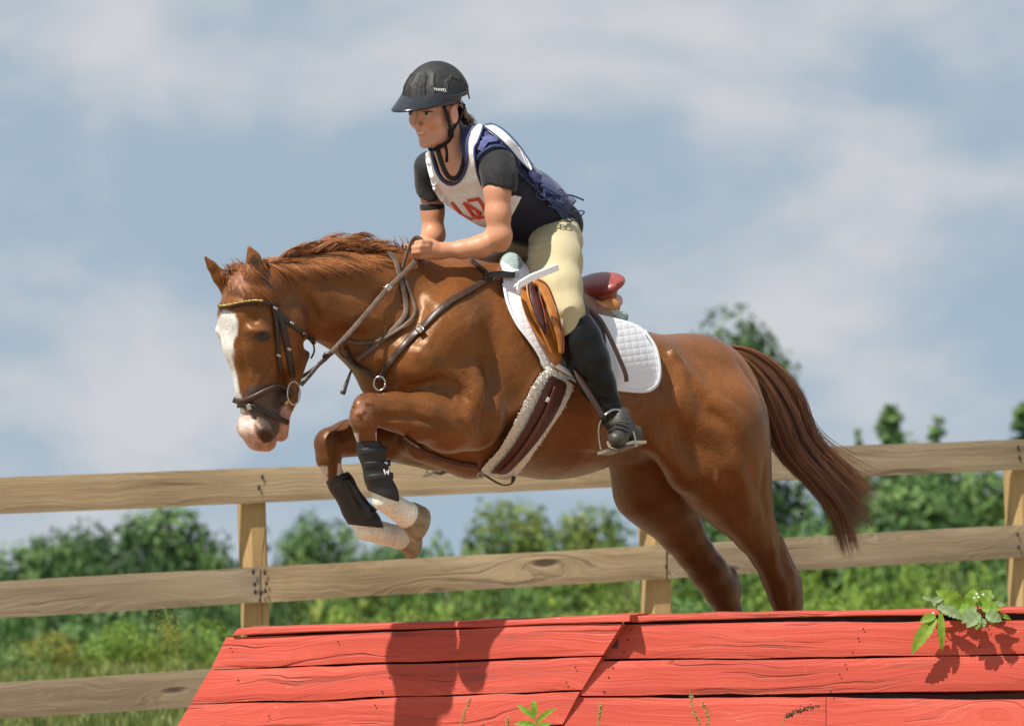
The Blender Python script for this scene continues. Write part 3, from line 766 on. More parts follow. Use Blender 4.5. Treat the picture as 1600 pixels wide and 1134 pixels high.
# ============================================================ RED JUMP
RED = wood_mat('red_painted_wood', [(.22, (.36, .048, .03)), (.5, (.54, .078, .047)), (.75, (.66, .14, .095))], .6, paint=True, rough=.6)
psi = math.radians(-23)
tilt = math.radians(8)
def fr(psi): return np.array([math.sin(psi) * math.cos(tilt), -math.cos(psi) * math.cos(tilt), math.sin(tilt)])
NL = fr(psi); NR = fr(math.radians(-8))
D0 = DIST - .61
PL = at(960, 966, D0 - .0); PR = at(985, 966, D0 + .035)
jump = thing('wooden_jump', 'red painted wooden cross country jump made of wide sloping planks', 'jump', (PL[0], PL[1], 0))
def jp(px, py, right=False, off=0.0):
    N_ = NR if right else NL; P_ = (PR if right else PL)
    return onplane(px, py, P_ + N_ * off, N_)
def jplank(c, right, seed, off=0.0, th=.032, wob=.005, warp=.003):
    N_ = NR if right else NL
    return plank('plank', *[jp(x, y, right, off) for x, y in c], N_, th, RED, jump, seed, wob, warp=warp)
jplank([(352, 995), (972, 974), (941, 1023), (328, 1045)], False, 31)
jplank([(327, 1047.5), (939, 1025.5), (908, 1077), (297, 1098.5)], False, 32)
jplank([(296, 1101), (906, 1080), (879, 1131), (262, 1158)], False, 33)
for k in range(6):
    y0 = 1160 + k * 52; x0 = 261 - k * 26
    jplank([(x0, y0), (878 - 24 * k, y0 - 27), (854 - 24 * k, y0 + 22), (x0 - 25, y0 + 49)], False, 34 + k)
jplank([(955, 976), (1700, 965), (1700, 1019), (938, 1029.5)], True, 41, -.004)
jplank([(915, 1032), (1700, 1021.5), (1700, 1078), (908, 1086)], True, 42, -.002, warp=.006)
jplank([(885, 1088.5), (1290, 1088), (1290, 1146), (880, 1146)], True, 43, -.004)
jplank([(1291, 1088), (1700, 1094), (1700, 1150), (1291, 1146)], True, 45, -.004)
for k in range(5): jplank([(860 - 20 * k, 1149 + 58 * k), (1700, 1153 + 58 * k), (1700, 1208 + 58 * k), (850 - 20 * k, 1204 + 58 * k)], True, 50 + k, -.004)
# top caps: boards lying on the ridge, seen on edge
def cap_board(pts_top, pts_bot, right, seed, depth=.16):
    N_ = NR if right else NL
    for (a, b_, c, d) in [(pts_top[0], pts_top[1], pts_bot[1], pts_bot[0])]:
        A, B, C_, D_ = (jp(*p, right, .006) for p in (a, b_, c, d))
        plank('plank', A, B, C_, D_, np.array([N_[0], N_[1], 0]) / np.hypot(N_[0], N_[1]), depth, RED, jump, seed, .004, warp=.002)
cap_board([(371, 981.5), (984, 960.5)], [(362, 992), (983, 970.5)], False, 61)
cap_board([(986, 962), (1700, 946)], [(986, 972), (1700, 956.5)], True, 62)
# far slope and dark framing behind the planks
FRAME = simple('frame_wood', (.10, .06, .045), .9, .3, 8, .4, 60)
bk = np.array([0, 1.0, 0])
for (pa, pb, right, nm) in (((385, 1000), (965, 982), False, 'frame_rail'), ((975, 985), (1700, 972), True, 'frame_rail'), ((325, 1110), (880, 1095), False, 'frame_rail'), ((900, 1100), (1700, 1100), True, 'frame_rail')):
    N_ = NR if right else NL
    A = jp(pa[0], pa[1] - 17, right, -.045); B = jp(pb[0], pb[1] - 17, right, -.045); C_ = jp(pb[0], pb[1] + 30, right, -.045); D_ = jp(pa[0], pa[1] + 30, right, -.045)
    plank(nm, A, B, C_, D_, N_, .04, FRAME, jump, 70)
for (L0, L1, right) in (((362, 990), (983, 970), False), ((986, 970), (1700, 956), True)):
    N_ = NR if right else NL; hb = np.array([-N_[0], -N_[1], 0]); hb /= np.linalg.norm(hb)
    A = jp(*L0, right) + hb * .175; B = jp(*L1, right) + hb * .175
    dn = np.array([0, 0, -1.0]) * .17 + hb * .052
    for k in range(5):
        a = dn * 1.02 * k; plank('plank', B + a - np.array([0, 0, .02]), A + a - np.array([0, 0, .02]), A + a + dn * .97 - np.array([0, 0, .02]), B + a + dn * .97 - np.array([0, 0, .02]), hb + np.array([0, 0, .3]), .03, RED, jump, 80 + k)
for x in (400, 640, 900):
    A = jp(x, 1000, False, -.09); N_ = NL; s = np.array([.09, 0, 0]); dn = jp(x, 1200, False, -.09) - A; dn = dn / np.linalg.norm(dn)
    plank('frame_post', A, A + s, A + s + dn * .8, A + dn * .8, N_, .09, FRAME, jump, 90)
for x in (1100, 1350, 1600):
    A = jp(x, 1000, True, -.09); s = np.array([.09, 0, 0]); dn = jp(x, 1200, True, -.09) - A; dn = dn / np.linalg.norm(dn)
    plank('frame_post', A, A + s, A + s + dn * .8, A + dn * .8, NR, .09, FRAME, jump, 91)

HOLE = simple('nail_hole', (.05, .012, .01), .9, .2, 50, 0)
def nails(pts, right):
    N_ = NR if right else NL
    for x, y in pts:
        c = jp(x, y, right, .0045); R0 = np.cross(N_, [0, 0, 1.0]); R0 /= np.linalg.norm(R0); U0 = np.cross(R0, N_)
        V = [c + (R0 * math.cos(a) + U0 * math.sin(a)) * .0030 for a in np.linspace(0, 5.5, 8)] + [c + N_ * .0015]
        mesh_obj('nail', V, [(i, (i + 1) % 8, 8) for i in range(8)], HOLE, jump)
nails([(528, 1002), (609, 1058), (372, 1062), (597, 1080), (899, 1042), (885, 1066), (360, 1012), (420, 1118), (586, 1101)], False)
nails([(985, 984), (981, 999), (975, 1018), (958, 1043), (951, 1058), (944, 1080), (1349, 982), (1341, 997), (1332, 1019), (1321, 1038), (1312, 1053), (1298, 1080), (1545, 983), (1530, 1010), (1575, 1030)], True)
# ============================================================ HORSE
HF = Field(325, 1275, 368, 1262, -.36, .36, .0066)
def hc(*p, q=1.0, k=.03): HF.chain(list(p), q, k)
# trunk (px, py, lateral, radius px)
hc((675, 548, 0, 128), (765, 570, 0, 166), q=.74, k=.05)
hc((765, 572, 0, 168), (870, 601, 0, 143), q=.88, k=.06)
hc((870, 601, 0, 143), (982, 626, 0, 99), q=1.0, k=.06)
hc((990, 612, 0, 94), (1082, 623, 0, 92), q=1.12, k=.05)
hc((1080, 612, 0, 86), (1102, 640, 0, 86), q=1.1, k=.06)
hc((700, 462, 0, 44), (790, 456, 0, 46), (900, 522, 0, 34), q=.7, k=.06)      # withers and back
# neck
hc((428, 452, 0, 46), (520, 462, 0, 72), q=.78, k=.04)
hc((520, 462, 0, 73), (600, 490, 0, 97), q=.66, k=.05)
hc((600, 490, 0, 97), (690, 525, 0, 118), q=.68, k=.06)
# shoulder, upper arm
hc((735, 455, -.10, 34), (690, 520, -.145, 52), (645, 562, -.135, 44), k=.08)
hc((665, 575, -.15, 42), (728, 635, -.18, 56), k=.06)
hc((640, 590, .14, 50), (690, 650, .15, 60), k=.06)
hc((585, 560, -.06, 34), (600, 590, -.05, 40), k=.05)
# near foreleg
hc((738, 655, -.19, 50), (700, 660, -.20, 46), (658, 652, -.20, 37), (618, 643, -.185, 29.5), (580, 640, -.165, 25), k=.02)
hc((573, 636, -.155, 23), (568, 655, -.155, 21.5), (571, 676, -.155, 16.5), (574, 692, -.155, 14), k=.012)
hc((574, 690, -.155, 13), (596, 765, -.155, 12.5), (601, 779, -.155, 17), k=.012)
hc((601, 780, -.155, 19.5), (618, 793, -.155, 17), (636, 804, -.155, 21.5), k=.016)
HF.ell(H(562, 648, -.175), np.stack([EH, EZ, EL], 1), (.03, .052, .03), .02)
# far foreleg
hc((680, 690, .13, 46), (600, 686, .13, 32), (545, 684, .13, 26), (518, 692, .13, 25.5), k=.03)
hc((514, 694, .13, 24), (513, 716, .13, 19), (520, 738, .13, 15), k=.012)
hc((520, 738, .13, 14), (560, 808, .13, 13.5), (572, 824, .13, 17), k=.012)
hc((573, 826, .13, 18.5), (598, 833, .13, 17), (626, 839, .13, 19.5), k=.016)
# near hind
hc((1058, 640, -.13, 62), (1112, 668, -.13, 84), k=.06)
hc((1112, 668, -.13, 82), (1124, 715, -.14, 79), k=.05)
hc((1095, 730, -.15, 48), (1122, 748, -.15, 56), k=.05)
hc((1124, 715, -.14, 76), (1138, 752, -.145, 66), (1156, 788, -.15, 50), (1178, 828, -.15, 33), (1197, 864, -.15, 25), k=.03)
hc((1197, 864, -.15, 25), (1217, 902, -.15, 26), (1226, 930, -.15, 24), (1231, 958, -.15, 20), k=.018)
hc((1240, 912, -.15, 11), (1242, 945, -.15, 12), k=.03)
hc((1216, 845, -.15, 9), (1238, 905, -.15, 10), k=.03)
hc((1231, 958, -.15, 18), (1233, 1000, -.15, 16), (1229, 1095, -.15, 15), (1227, 1112, -.15, 20), k=.015)
hc((1227, 1112, -.15, 20), (1220, 1150, -.15, 15), (1212, 1172, -.15, 20), k=.015)
# far hind
hc((1020, 700, .12, 76), (1022, 762, .13, 62), (1040, 790, .13, 49), (1062, 828, .13, 34), (1085, 862, .13, 29), k=.03)
hc((1085, 862, .13, 29), (1107, 892, .13, 29), (1125, 920, .13, 26), (1140, 956, .13, 20), k=.018)
hc((1140, 896, .13, 12), (1148, 922, .13, 12), k=.03)
hc((1140, 956, .13, 19), (1146, 1000, .13, 16), (1144, 1090, .13, 15), (1142, 1106, .13, 20), k=.015)
hc((1142, 1106, .13, 20), (1134, 1144, .13, 15), (1126, 1166, .13, 20), k=.015)
# dock
hc((1095, 560, 0, 20), (1128, 566, 0, 16), (1150, 585, 0, 12), k=.03)
# flank fold, brisket
hc((1035, 690, -.17, 24), (1072, 735, -.16, 30), k=.05)
hc((660, 690, 0, 32), (730, 712, 0, 32), k=.05)
# ---- head
hc((404, 452, 0, 46), (388, 492, 0, 44.5), q=1.02, k=.03)
hc((388, 492, 0, 44.5), (392, 536, 0, 42), q=1.05, k=.03)
hc((392, 536, 0, 42), (401, 600, 0, 33), q=.95, k=.03)
hc((401, 600, 0, 33), (409, 650, 0, 33), q=.85, k=.03)
hc((409, 650, 0, 32), (409, 670, 0, 29), q=.92, k=.02)
hc((441, 512, -.055, 44), (440, 548, -.05, 36), q=.55, k=.03)     # cheek
hc((441, 512, .055, 44), (440, 548, .05, 36), q=.55, k=.03)
hc((452, 560, 0, 26), (443, 620, 0, 17), (430, 660, 0, 18), q=1.3, k=.03)      # lower jaw
hc((393, 668, 0, 20), (405, 687, 0, 16.5), (416, 693, 0, 13), q=1.45, k=.014)      # upper lip
hc((436, 664, 0, 15), (438, 679, 0, 11.5), q=1.3, k=.008)                      # chin
HF.ell(H(413, 676, -.05), np.stack([EH, EZ, EL], 1), (.03, .032, .02), .02)   # nostril flare
for s in (-1, 1):
    p = H(404, 516, -.082) if s < 0 else H(404 - .164 * .616 * 500, 516, .082)
    HF.ell(p, np.stack([EH, EZ, EL], 1), (.042, .020, .022), .025)             # brow
    p = H(409, 526, -.083) if s < 0 else H(409 - .166 * .616 * 500, 526, .083)
    HF.ell(p, np.stack([EH, EZ, EL], 1), (.03, .026, .02), .02)
# ears
def ear(pts, open_px):
    HF.chain(pts, .8, .012)
ear([(403, 447, -.055, 15), (400, 425, -.06, 15.5), (396, 404, -.062, 12), (389, 386, -.064, 4)], None)
ear([(356, 452, .055, 13), (343, 432, .06, 12), (331, 416, .062, 8), (318, 399, .064, 2.5)], None)
HF.cap(H(397, 440, -.105), H(394, 400, -.098), 9, 4, .8, .012, 'sub')
HF.stroke([(411, 680), (416, 683), (419, 686)], 6.5, -.022)           # nostril
HF.stroke([(404, 675), (412, 670), (423, 673), (428, 682)], 3.5, .006)
HF.stroke([(399, 521), (409, 516), (421, 521)], 3.0, .006)             # upper lid
HF.stroke([(401, 531), (410, 534), (420, 530)], 3.0, .004)
HF.stroke([(404, 526), (417, 526)], 5, -.008)
HF.stroke([(391, 495), (397, 500)], 7, -.010)                          # hollow above the eye
HF.stroke([(372, 500), (376, 530), (383, 575), (390, 615)], 4, -.003)
HF.stroke([(425, 560), (410, 585), (398, 610)], 5, .006)               # facial crest
HF.stroke([(420, 575), (405, 600)], 7, -.004)
HF.stroke([(400, 570), (392, 590), (402, 600)], 2.2, .003)
HF.stroke([(392, 690), (410, 694), (428, 682), (440, 668)], 3, -.006)         # mouth
HF.stroke([(450, 478), (474, 500), (485, 530), (482, 560), (468, 590)], 4, .005)
HF.stroke([(436, 560), (440, 600), (438, 630)], 6, -.006)
# neck and shoulder relief
HF.stroke([(450, 440), (480, 470), (500, 505)], 9, -.012)
HF.stroke([(500, 515), (560, 525), (620, 560)], 9, -.008)
HF.stroke([(470, 470), (540, 500), (600, 500)], 12, .007)
HF.stroke([(500, 440), (560, 455), (640, 470)], 14, -.008)
HF.stroke([(440, 425), (520, 425), (620, 430)], 14, .006)
HF.stroke([(640, 430), (660, 480), (640, 560)], 12, -.008)
HF.stroke([(680, 600), (720, 610), (748, 650), (742, 690)], 11, -.006)
HF.stroke([(765, 560), (768, 600), (764, 640), (755, 690)], 11, -.018)    # behind the triceps
HF.stroke([(735, 560), (748, 600), (740, 645)], 14, .012)
HF.stroke([(588, 603), (630, 603), (662, 602), (686, 591), (706, 598), (722, 616), (727, 640)], 6, -.010)
HF.stroke([(640, 618), (680, 622), (706, 636)], 5, .004)
HF.stroke([(730, 655), (690, 600), (655, 598)], 7, -.007)
HF.stroke([(655, 600), (690, 615), (712, 640)], 5, .006)
HF.stroke([(590, 622), (640, 626), (690, 642)], 4, .004)
HF.stroke([(588, 652), (640, 650), (700, 668)], 4, -.010)
HF.stroke([(588, 660), (640, 664), (690, 690)], 5, .005)
HF.stroke([(715, 655), (728, 668), (735, 680)], 4, -.007)
HF.stroke([(553, 636), (563, 628), (580, 634)], 4, .005)
HF.stroke([(560, 660), (577, 658)], 4, -.004)
HF.stroke([(590, 560), (610, 600), (605, 612)], 10, -.010)
HF.stroke([(640, 540), (670, 560), (675, 585)], 10, .008)
# wrinkled skin over the shoulder
for i in range(60):
    x = rng.uniform(650, 775); y = rng.uniform(425, 530)
    HF.stroke([(x, y), (x + rng.uniform(-6, 14), y - rng.uniform(4, 16)), (x + rng.uniform(2, 24), y - rng.uniform(8, 24))], 1.6, .0016 * rng.choice([-1, 1]))
# 
for p in ([(735, 575), (755, 590), (768, 580)], [(742, 560), (762, 575), (775, 562)], [(712, 572), (735, 592), (762, 594)], [(745, 545), (765, 560), (780, 545)], [(700, 600), (730, 606), (745, 612)]):
    HF.stroke(p, 2.0, -.003); HF.stroke([(a, b - 4) for a, b in p], 2.0, .0025)
# barrel and quarters
HF.stroke([(1040, 520), (1062, 565), (1072, 590)], 8, .010)          # hip point
HF.stroke([(1015, 530), (1040, 580), (1048, 640)], 14, -.010)
HF.stroke([(1078, 600), (1100, 640), (1142, 668)], 9, -.009)
HF.stroke([(1100, 600), (1140, 640), (1165, 690)], 14, .008)
HF.stroke([(1085, 575), (1120, 610), (1160, 640)], 6, -.004)
HF.stroke([(1150, 560), (1185, 610), (1198, 660)], 7, -.006)
HF.stroke([(1060, 640), (1065, 690), (1080, 730)], 12, -.010)
HF.stroke([(1035, 650), (1040, 690), (1048, 712)], 9, -.010)
HF.stroke([(1140, 700), (1160, 750), (1172, 800)], 10, .008)
HF.stroke([(1195, 720), (1190, 770), (1200, 820)], 6, -.006)
HF.stroke([(1203, 832), (1210, 860), (1212, 885)], 3, .004)
HF.stroke([(1220, 850), (1224, 880), (1234, 905)], 6, -.012)
HF.stroke([(1208, 800), (1222, 850), (1240, 895)], 3.5, .004)
HF.stroke([(1236, 915), (1238, 940), (1240, 956)], 3, -.005)
HF.stroke([(1210, 915), (1215, 940), (1222, 956)], 3, -.005)
HF.stroke([(1110, 830), (1130, 860), (1146, 890)], 4, -.007)
HF.stroke([(880, 700), (940, 712), (1000, 690)], 8, -.004)
HF.stroke([(985, 640), (1005, 610), (1020, 640)], 10, .004)

BLAZE = [(350, 484), (362, 488), (368, 490), (372, 505), (369, 521), (364, 537), (364, 560), (370, 588), (376, 618), (379, 632), (383, 645), (340, 660), (330, 520)]
PINK = [(330, 633), (377, 640), (390, 646), (399, 668), (403, 682), (412, 692), (428, 688), (436, 674), (437, 655), (438, 640), (447, 632), (460, 650), (460, 720), (350, 720)]
GREY = [(388, 600), (430, 600), (452, 612), (450, 640), (438, 645), (437, 660), (432, 680), (424, 690), (404, 684), (398, 664), (388, 645), (382, 622)]
def sstep(x, a, b):
    t = np.clip((x - a) / (b - a), 0, 1); return t * t * (3 - 2 * t)
def vnoise(x, y, s, seed):
    r = np.random.default_rng(seed); g = r.random((64, 64)); x = x / s; y = y / s
    i = np.floor(x).astype(int); j = np.floor(y).astype(int); fx = x - i; fy = y - j; fx = fx * fx * (3 - 2 * fx); fy = fy * fy * (3 - 2 * fy)
    G = lambda a, b: g[a % 64, b % 64]
    return (G(i, j) * (1 - fx) * (1 - fy) + G(i + 1, j) * fx * (1 - fy) + G(i, j + 1) * (1 - fx) * fy + G(i + 1, j + 1) * fx * fy)
def horse_col(M):
    px = M[:, 0] * 500; py = -M[:, 1] * 500; lat = toG(M)[:, 2]
    C = np.empty((len(M), 3)); chest = np.array([.162, .056, .0145]); C[:] = chest
    w = vnoise(px, py, 40, 1); C *= (0.86 + .28 * w)[:, None]
    gold = np.array([.145, .058, .017]); f = sstep(py, 640, 740) * sstep(px, 780, 860) * .4; C = C * (1 - f[:, None]) + gold * f[:, None]
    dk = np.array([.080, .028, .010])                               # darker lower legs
    f = sstep(py, 820, 940) * sstep(px, 900, 980) * .75; C = C * (1 - f[:, None]) + dk * f[:, None]
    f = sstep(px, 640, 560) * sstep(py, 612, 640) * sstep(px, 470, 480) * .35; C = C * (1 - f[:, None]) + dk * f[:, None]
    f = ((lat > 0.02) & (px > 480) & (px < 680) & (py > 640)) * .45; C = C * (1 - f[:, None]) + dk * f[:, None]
    jx = px + 4 * (vnoise(px, py, 9, 3) - .5); jy = py + 4 * (vnoise(px, py, 9, 4) - .5)
    hd = px < 470
    def paint(poly, col, amt=1):
        m = 0
        for ox, oy in ((-1.6, -.6), (1.6, .6), (.6, -1.6), (-.6, 1.6), (0, 0)): m = m + (inpoly(jx + ox, jy + oy, poly) & hd) / 5
        m = (m * amt)[:, None]; C[:] = C * (1 - m) + np.array(col) * m
    paint([(376, 540), (396, 510), (422, 510), (428, 540), (420, 590), (400, 600), (385, 570)], (.15, .06, .03), .45)
    paint(GREY, (.085, .060, .05)); paint(PINK, (.46, .26, .205)); paint(BLAZE, (.72, .70, .66))
    paint([(370, 650), (394, 650), (398, 676), (386, 684), (374, 676)], (.68, .55, .50), .6); paint([(396, 690), (436, 686), (430, 712), (396, 712)], (.34, .17, .10), .6)
    pk = inpoly(jx, jy, PINK) & hd; sp = vnoise(px, py, 5, 9); C[pk] *= (.75 + .5 * sp[pk])[:, None]
    m = hd & (((px - 416) / 11) ** 2 + ((py - 682) / 9) ** 2 < 1) & (lat < 0); C[m] = (.025, .015, .012)
    m = hd & (((px - 410) / 15) ** 2 + ((py - 526) / 9) ** 2 < 1) & (lat < 0); C[m] = C[m] * .3 + np.array((.03, .02, .015)) * .7
    m = (px > 385) & (px < 408) & (py < 440) & (py > 396) & (((px - 396.5) / 8.5) ** 2 + ((py - 420) / 22) ** 2 < 1) & (lat < 0)
    C[m] = (.07, .035, .022)
    # white stockings and cream pasterns
    cream = np.array([.80, .73, .62])
    m = (px < 680) & (py > 752) & (lat < -.05); C[m] = cream
    m = (px < 700) & (py > 808) & (lat > .0); C[m] = cream * .95
    m = (lat < -.05) & (px > 540) & (px < 596) & (py > 676) & (py < 752) & ((jx < 560) | (jx > 586)); C[m] = (.7, .6, .52)
    m = (lat > .02) & (px < 540) & (py > 724) & (jx > 527); C[m] = (.7, .62, .55)
    m = (lat > .02) & (px < 512) & (py > 728) & (py < 812); C[m] = (.6, .5, .42)
    kn = np.exp(-(((px - 566) / 14) ** 2 + ((py - 643) / 16) ** 2)) * (lat < -.05) * (px < 600); kn = kn * (vnoise(px, py, 4, 12) > .35) * .55
    C = C * (1 - kn[:, None]) + np.array([.62, .33, .24]) * kn[:, None]
    fx = (((px - 1118) / 4) ** 2 + ((py - 742) / 10) ** 2 < 1) & (lat < 0); C[fx] = C[fx] * .6 + np.array((.40, .22, .12)) * .4
    return C
def coat_mat():
    m, t, b, out = new_mat('chestnut_coat')
    co = node(t, 'ShaderNodeTexCoord').outputs['Object']
    a = node(t, 'ShaderNodeVertexColor', layer_name='col').outputs[0]
    n1 = node(t, 'ShaderNodeTexNoise', {'Vector': co, 'Scale': 9.0, 'Detail': 4.0})
    mp2 = node(t, 'ShaderNodeMapping', {'Vector': co, 'Scale': (90, 90, 260), 'Rotation': (0, .5, 0)})
    n2 = node(t, 'ShaderNodeTexNoise', {'Vector': mp2.outputs[0], 'Scale': 1.0, 'Detail': 3.0, 'Roughness': .7})
    mr = node(t, 'ShaderNodeMapRange', {'Value': n1.outputs[0], 'From Min': .3, 'From Max': .7, 'To Min': .78, 'To Max': 1.22})
    m2 = node(t, 'ShaderNodeMapRange', {'Value': n2.outputs[0], 'From Min': .3, 'From Max': .7, 'To Min': .74, 'To Max': 1.26})
    mu = node(t, 'ShaderNodeMath', {0: mr.outputs[0], 1: m2.outputs[0]}, operation='MULTIPLY')
    vm = node(t, 'ShaderNodeVectorMath', operation='SCALE'); t.links.new(a, vm.inputs[0]); t.links.new(mu.outputs[0], vm.inputs['Scale'])
    t.links.new(vm.outputs[0], b.inputs['Base Color'])
    b.inputs['Roughness'].default_value = .37; b.inputs['Specular IOR Level'].default_value = .55; b.inputs['Specular Tint'].default_value = (1, .72, .48, 1)
    b.inputs['Sheen Weight'].default_value = .12; b.inputs['Sheen Roughness'].default_value = .35; b.inputs['Sheen Tint'].default_value = (1, .75, .5, 1)
    n3 = node(t, 'ShaderNodeTexNoise', {'Vector': co, 'Scale': 26.0, 'Detail': 3.0})
    b1 = node(t, 'ShaderNodeBump', {'Strength': .45, 'Distance': .007, 'Height': n3.outputs[0]})
    b2 = node(t, 'ShaderNodeBump', {'Strength': .5, 'Distance': .002, 'Height': n2.outputs[0], 'Normal': b1.outputs[0]})
    t.links.new(b2.outputs[0], b.inputs['Normal'])
    return m
COAT = coat_mat()
horse = thing('horse', 'chestnut horse with a white blaze and pink muzzle jumping over the red wooden jump', 'horse', m2w(H(900, 745, 0))[0])
for p in ([(700, 470), (690, 500), (672, 530), (668, 560)], [(672, 530), (655, 548)], [(800, 690), (850, 700), (905, 702), (950, 690)], [(850, 700), (868, 712)], [(1000, 560), (1020, 600), (1018, 640), (1030, 660)], [(1100, 740), (1128, 770), (1140, 800)], [(385, 580), (400, 588), (408, 600)], [(400, 588), (404, 575)], [(425, 545), (420, 570), (408, 592)], [(612, 625), (650, 634), (690, 632)], [(560, 480), (590, 500), (640, 512)], [(1170, 620), (1160, 650), (1165, 690)], [(640, 470), (650, 500), (645, 540)], [(880, 640), (920, 655), (960, 650)]):
    HF.stroke(p, 1.8, .0022)
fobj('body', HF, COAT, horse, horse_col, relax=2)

HOOF = simple('hoof_horn', (.31, .23, .135), .6, .45, 30, .4, 90)
def hoof(px, py, lat, dpx, dpy, r, ln):
    C = H(px, py, lat); D = H(px + dpx, py + dpy, lat) - C; D /= np.linalg.norm(D)
    Sd = EL; Fd = np.cross(D, Sd)
    if Fd @ EH > 0: Fd = -Fd                    # toe side
    V = []; F = []; k = 20; lv = [(0, .92, 0), (.12, 1.0, 0), (.9, 1.24, .22), (1.0, 1.22, .24), (.93, 1.0, .2), (.88, .4, .15)]
    for h, s, sh in lv:
        for j in range(k):
            a = j / k * 2 * math.pi
            V.append(C + D * h * ln / 500 + (Sd * math.sin(a) * .92 + Fd * (math.cos(a) + sh)) * s * r / 500)
    for i in range(len(lv) - 1):
        for j in range(k): F.append((i * k + j, i * k + (j + 1) % k, (i + 1) * k + (j + 1) % k, (i + 1) * k + j))
    F.append(tuple(range((len(lv) - 1) * k, len(lv) * k)))
    wobj('hoof', V, F, HOOF, horse)
hoof(638, 805, -.155, 24, 10, 23, 26)
hoof(628, 840, .13, 24, 4, 20, 24)
hoof(1211, 1174, -.15, -4, 20, 21, 34)
hoof(1125, 1168, .13, -4, 20, 21, 34)
# eye
EYE = simple('eye', (.010, .006, .005), .22, .1, 10, 0, coat=.25)
for s in (-1, 1):
    p = H(410, 526, -.0925) if s < 0 else H(410 - .185 * .616 * 500, 526, .0925)
    V = []; F = []
    for i in range(9):
        for j in range(14):
            a = math.pi * i / 8; c = 2 * math.pi * j / 14
            V.append(p + .021 * (EH * math.cos(a) + .82 * (EZ * math.sin(a) * math.cos(c) + EL * math.sin(a) * math.sin(c) * .9)))
    for i in range(8):
        for j in range(14): F.append((i * 14 + j, i * 14 + (j + 1) % 14, (i + 1) * 14 + (j + 1) % 14, (i + 1) * 14 + j))
    wobj('eye', V, F, EYE, horse)

# ---- hair
def hair_mat(name, dark, light, rough=.42):
    m, t, b, out = new_mat(name)
    a = node(t, 'ShaderNodeVertexColor', layer_name='col').outputs[0]
    c = ramp(t, node(t, 'ShaderNodeSeparateColor', {0: a}).outputs[0], [(0, dark), (.55, tuple((x + y) / 2 for x, y in zip(dark, light))), (1, light)])
    t.links.new(c, b.inputs['Base Color']); b.inputs['Roughness'].default_value = rough; b.inputs['Specular IOR Level'].default_value = .55
    return m
def strands(name, curves, r0, mat, parent):
    """curves: list of (n,3) M-space point arrays; tapered three-sided strands in one mesh"""
    V = []; F = []; C = []; b = 0
    for P in curves:
        n = len(P); s = np.linspace(0, 1, n); r = r0 * (1 - s ** 3 * .85) * rng.uniform(.6, 1.3)
        T = np.gradient(P, axis=0); T /= np.linalg.norm(T, axis=1)[:, None] + 1e-9
        A = np.cross(T, [.2, .3, .9]); A /= np.linalg.norm(A, axis=1)[:, None] + 1e-9; B = np.cross(A, T)
        for k in range(3):
            a = k * 2.094 + .5; V.append(P + r[:, None] * (math.cos(a) * A + math.sin(a) * B))
        i = np.arange(n - 1)
        for k in range(3):
            k2 = (k + 1) % 3; F.append(np.stack([b + k * n + i, b + k2 * n + i, b + k2 * n + i + 1, b + k * n + i + 1], 1))
        C.append(np.full((3 * n, 3), rng.random())); b += 3 * n
    return wobj(name, np.concatenate(V), np.concatenate(F), mat, parent, cols=np.concatenate(C))
TAIL = hair_mat('tail_hair', (.05, .018, .008), (.38, .145, .05))
MANE = hair_mat('mane_hair', (.10, .032, .010), (.50, .19, .058))
gt = np.array([(1108, 544), (1160, 543), (1212, 570), (1250, 616), (1268, 668), (1292, 706), (1332, 742), (1366, 772)], float)
gm = np.array([(1108, 546), (1158, 558), (1198, 600), (1226, 655), (1250, 708), (1290, 752), (1322, 795), (1340, 845)], float)
gb = np.array([(1112, 552), (1146, 574), (1178, 615), (1196, 660), (1215, 706), (1258, 750), (1298, 800), (1312, 862)], float)
cv = []
locks = [(rng.beta(1, .9) * 2, rng.normal(0, 1), rng.uniform(.74, 1.03), rng.uniform(0, 6.28), rng.uniform(2, 8), rng.uniform(4, 9), rng.normal(0, .03)) for _ in range(240)]
for i in range(3800):
    wl, lj, endl, ph, am, fq, ll = locks[int(rng.integers(0, len(locks)))]
    w = float(np.clip(wl + rng.normal(0, .07), 0, 1.999)); A = (gt, gm) if w < 1 else (gm, gb); f = w % 1
    G = catmull(A[0] * (1 - f) + A[1] * f, 4); n = len(G); s = np.linspace(0, 1, n)
    pin = 1 - .55 * s ** 2                                     # hairs of a lock close up towards the tip
    jx = rng.normal(0, 4.5) * pin
    G = G + np.stack([jx * s + lj * 8 * s ** 2.5, (rng.normal(0, 5) * pin) * s + am * np.sin(s * fq + ph) * s ** 1.2 + lj * 6 * s ** 2 + math.sin(w * 9 + 1) * -8 * s ** 1.5], 1)
    if i < 420:
        G[:, 0] += rng.uniform(-8, 44) * s ** 3.5; G[:, 1] += rng.uniform(-48, 12) * s ** 4
    m = max(6, int(n * min(endl * rng.uniform(.93, 1.04), 1))); G = G[:m]; s = s[:m]
    lat = (ll + rng.normal(0, .010) * pin[:m]) * (0.5 + 1.5 * np.sin(np.minimum(s * 3.0, 1.57)) - .5 * s)
    cv.append(np.stack([H(x, y, l) for (x, y), l in zip(G, lat)]))
strands('tail', cv, .0011, TAIL, horse)
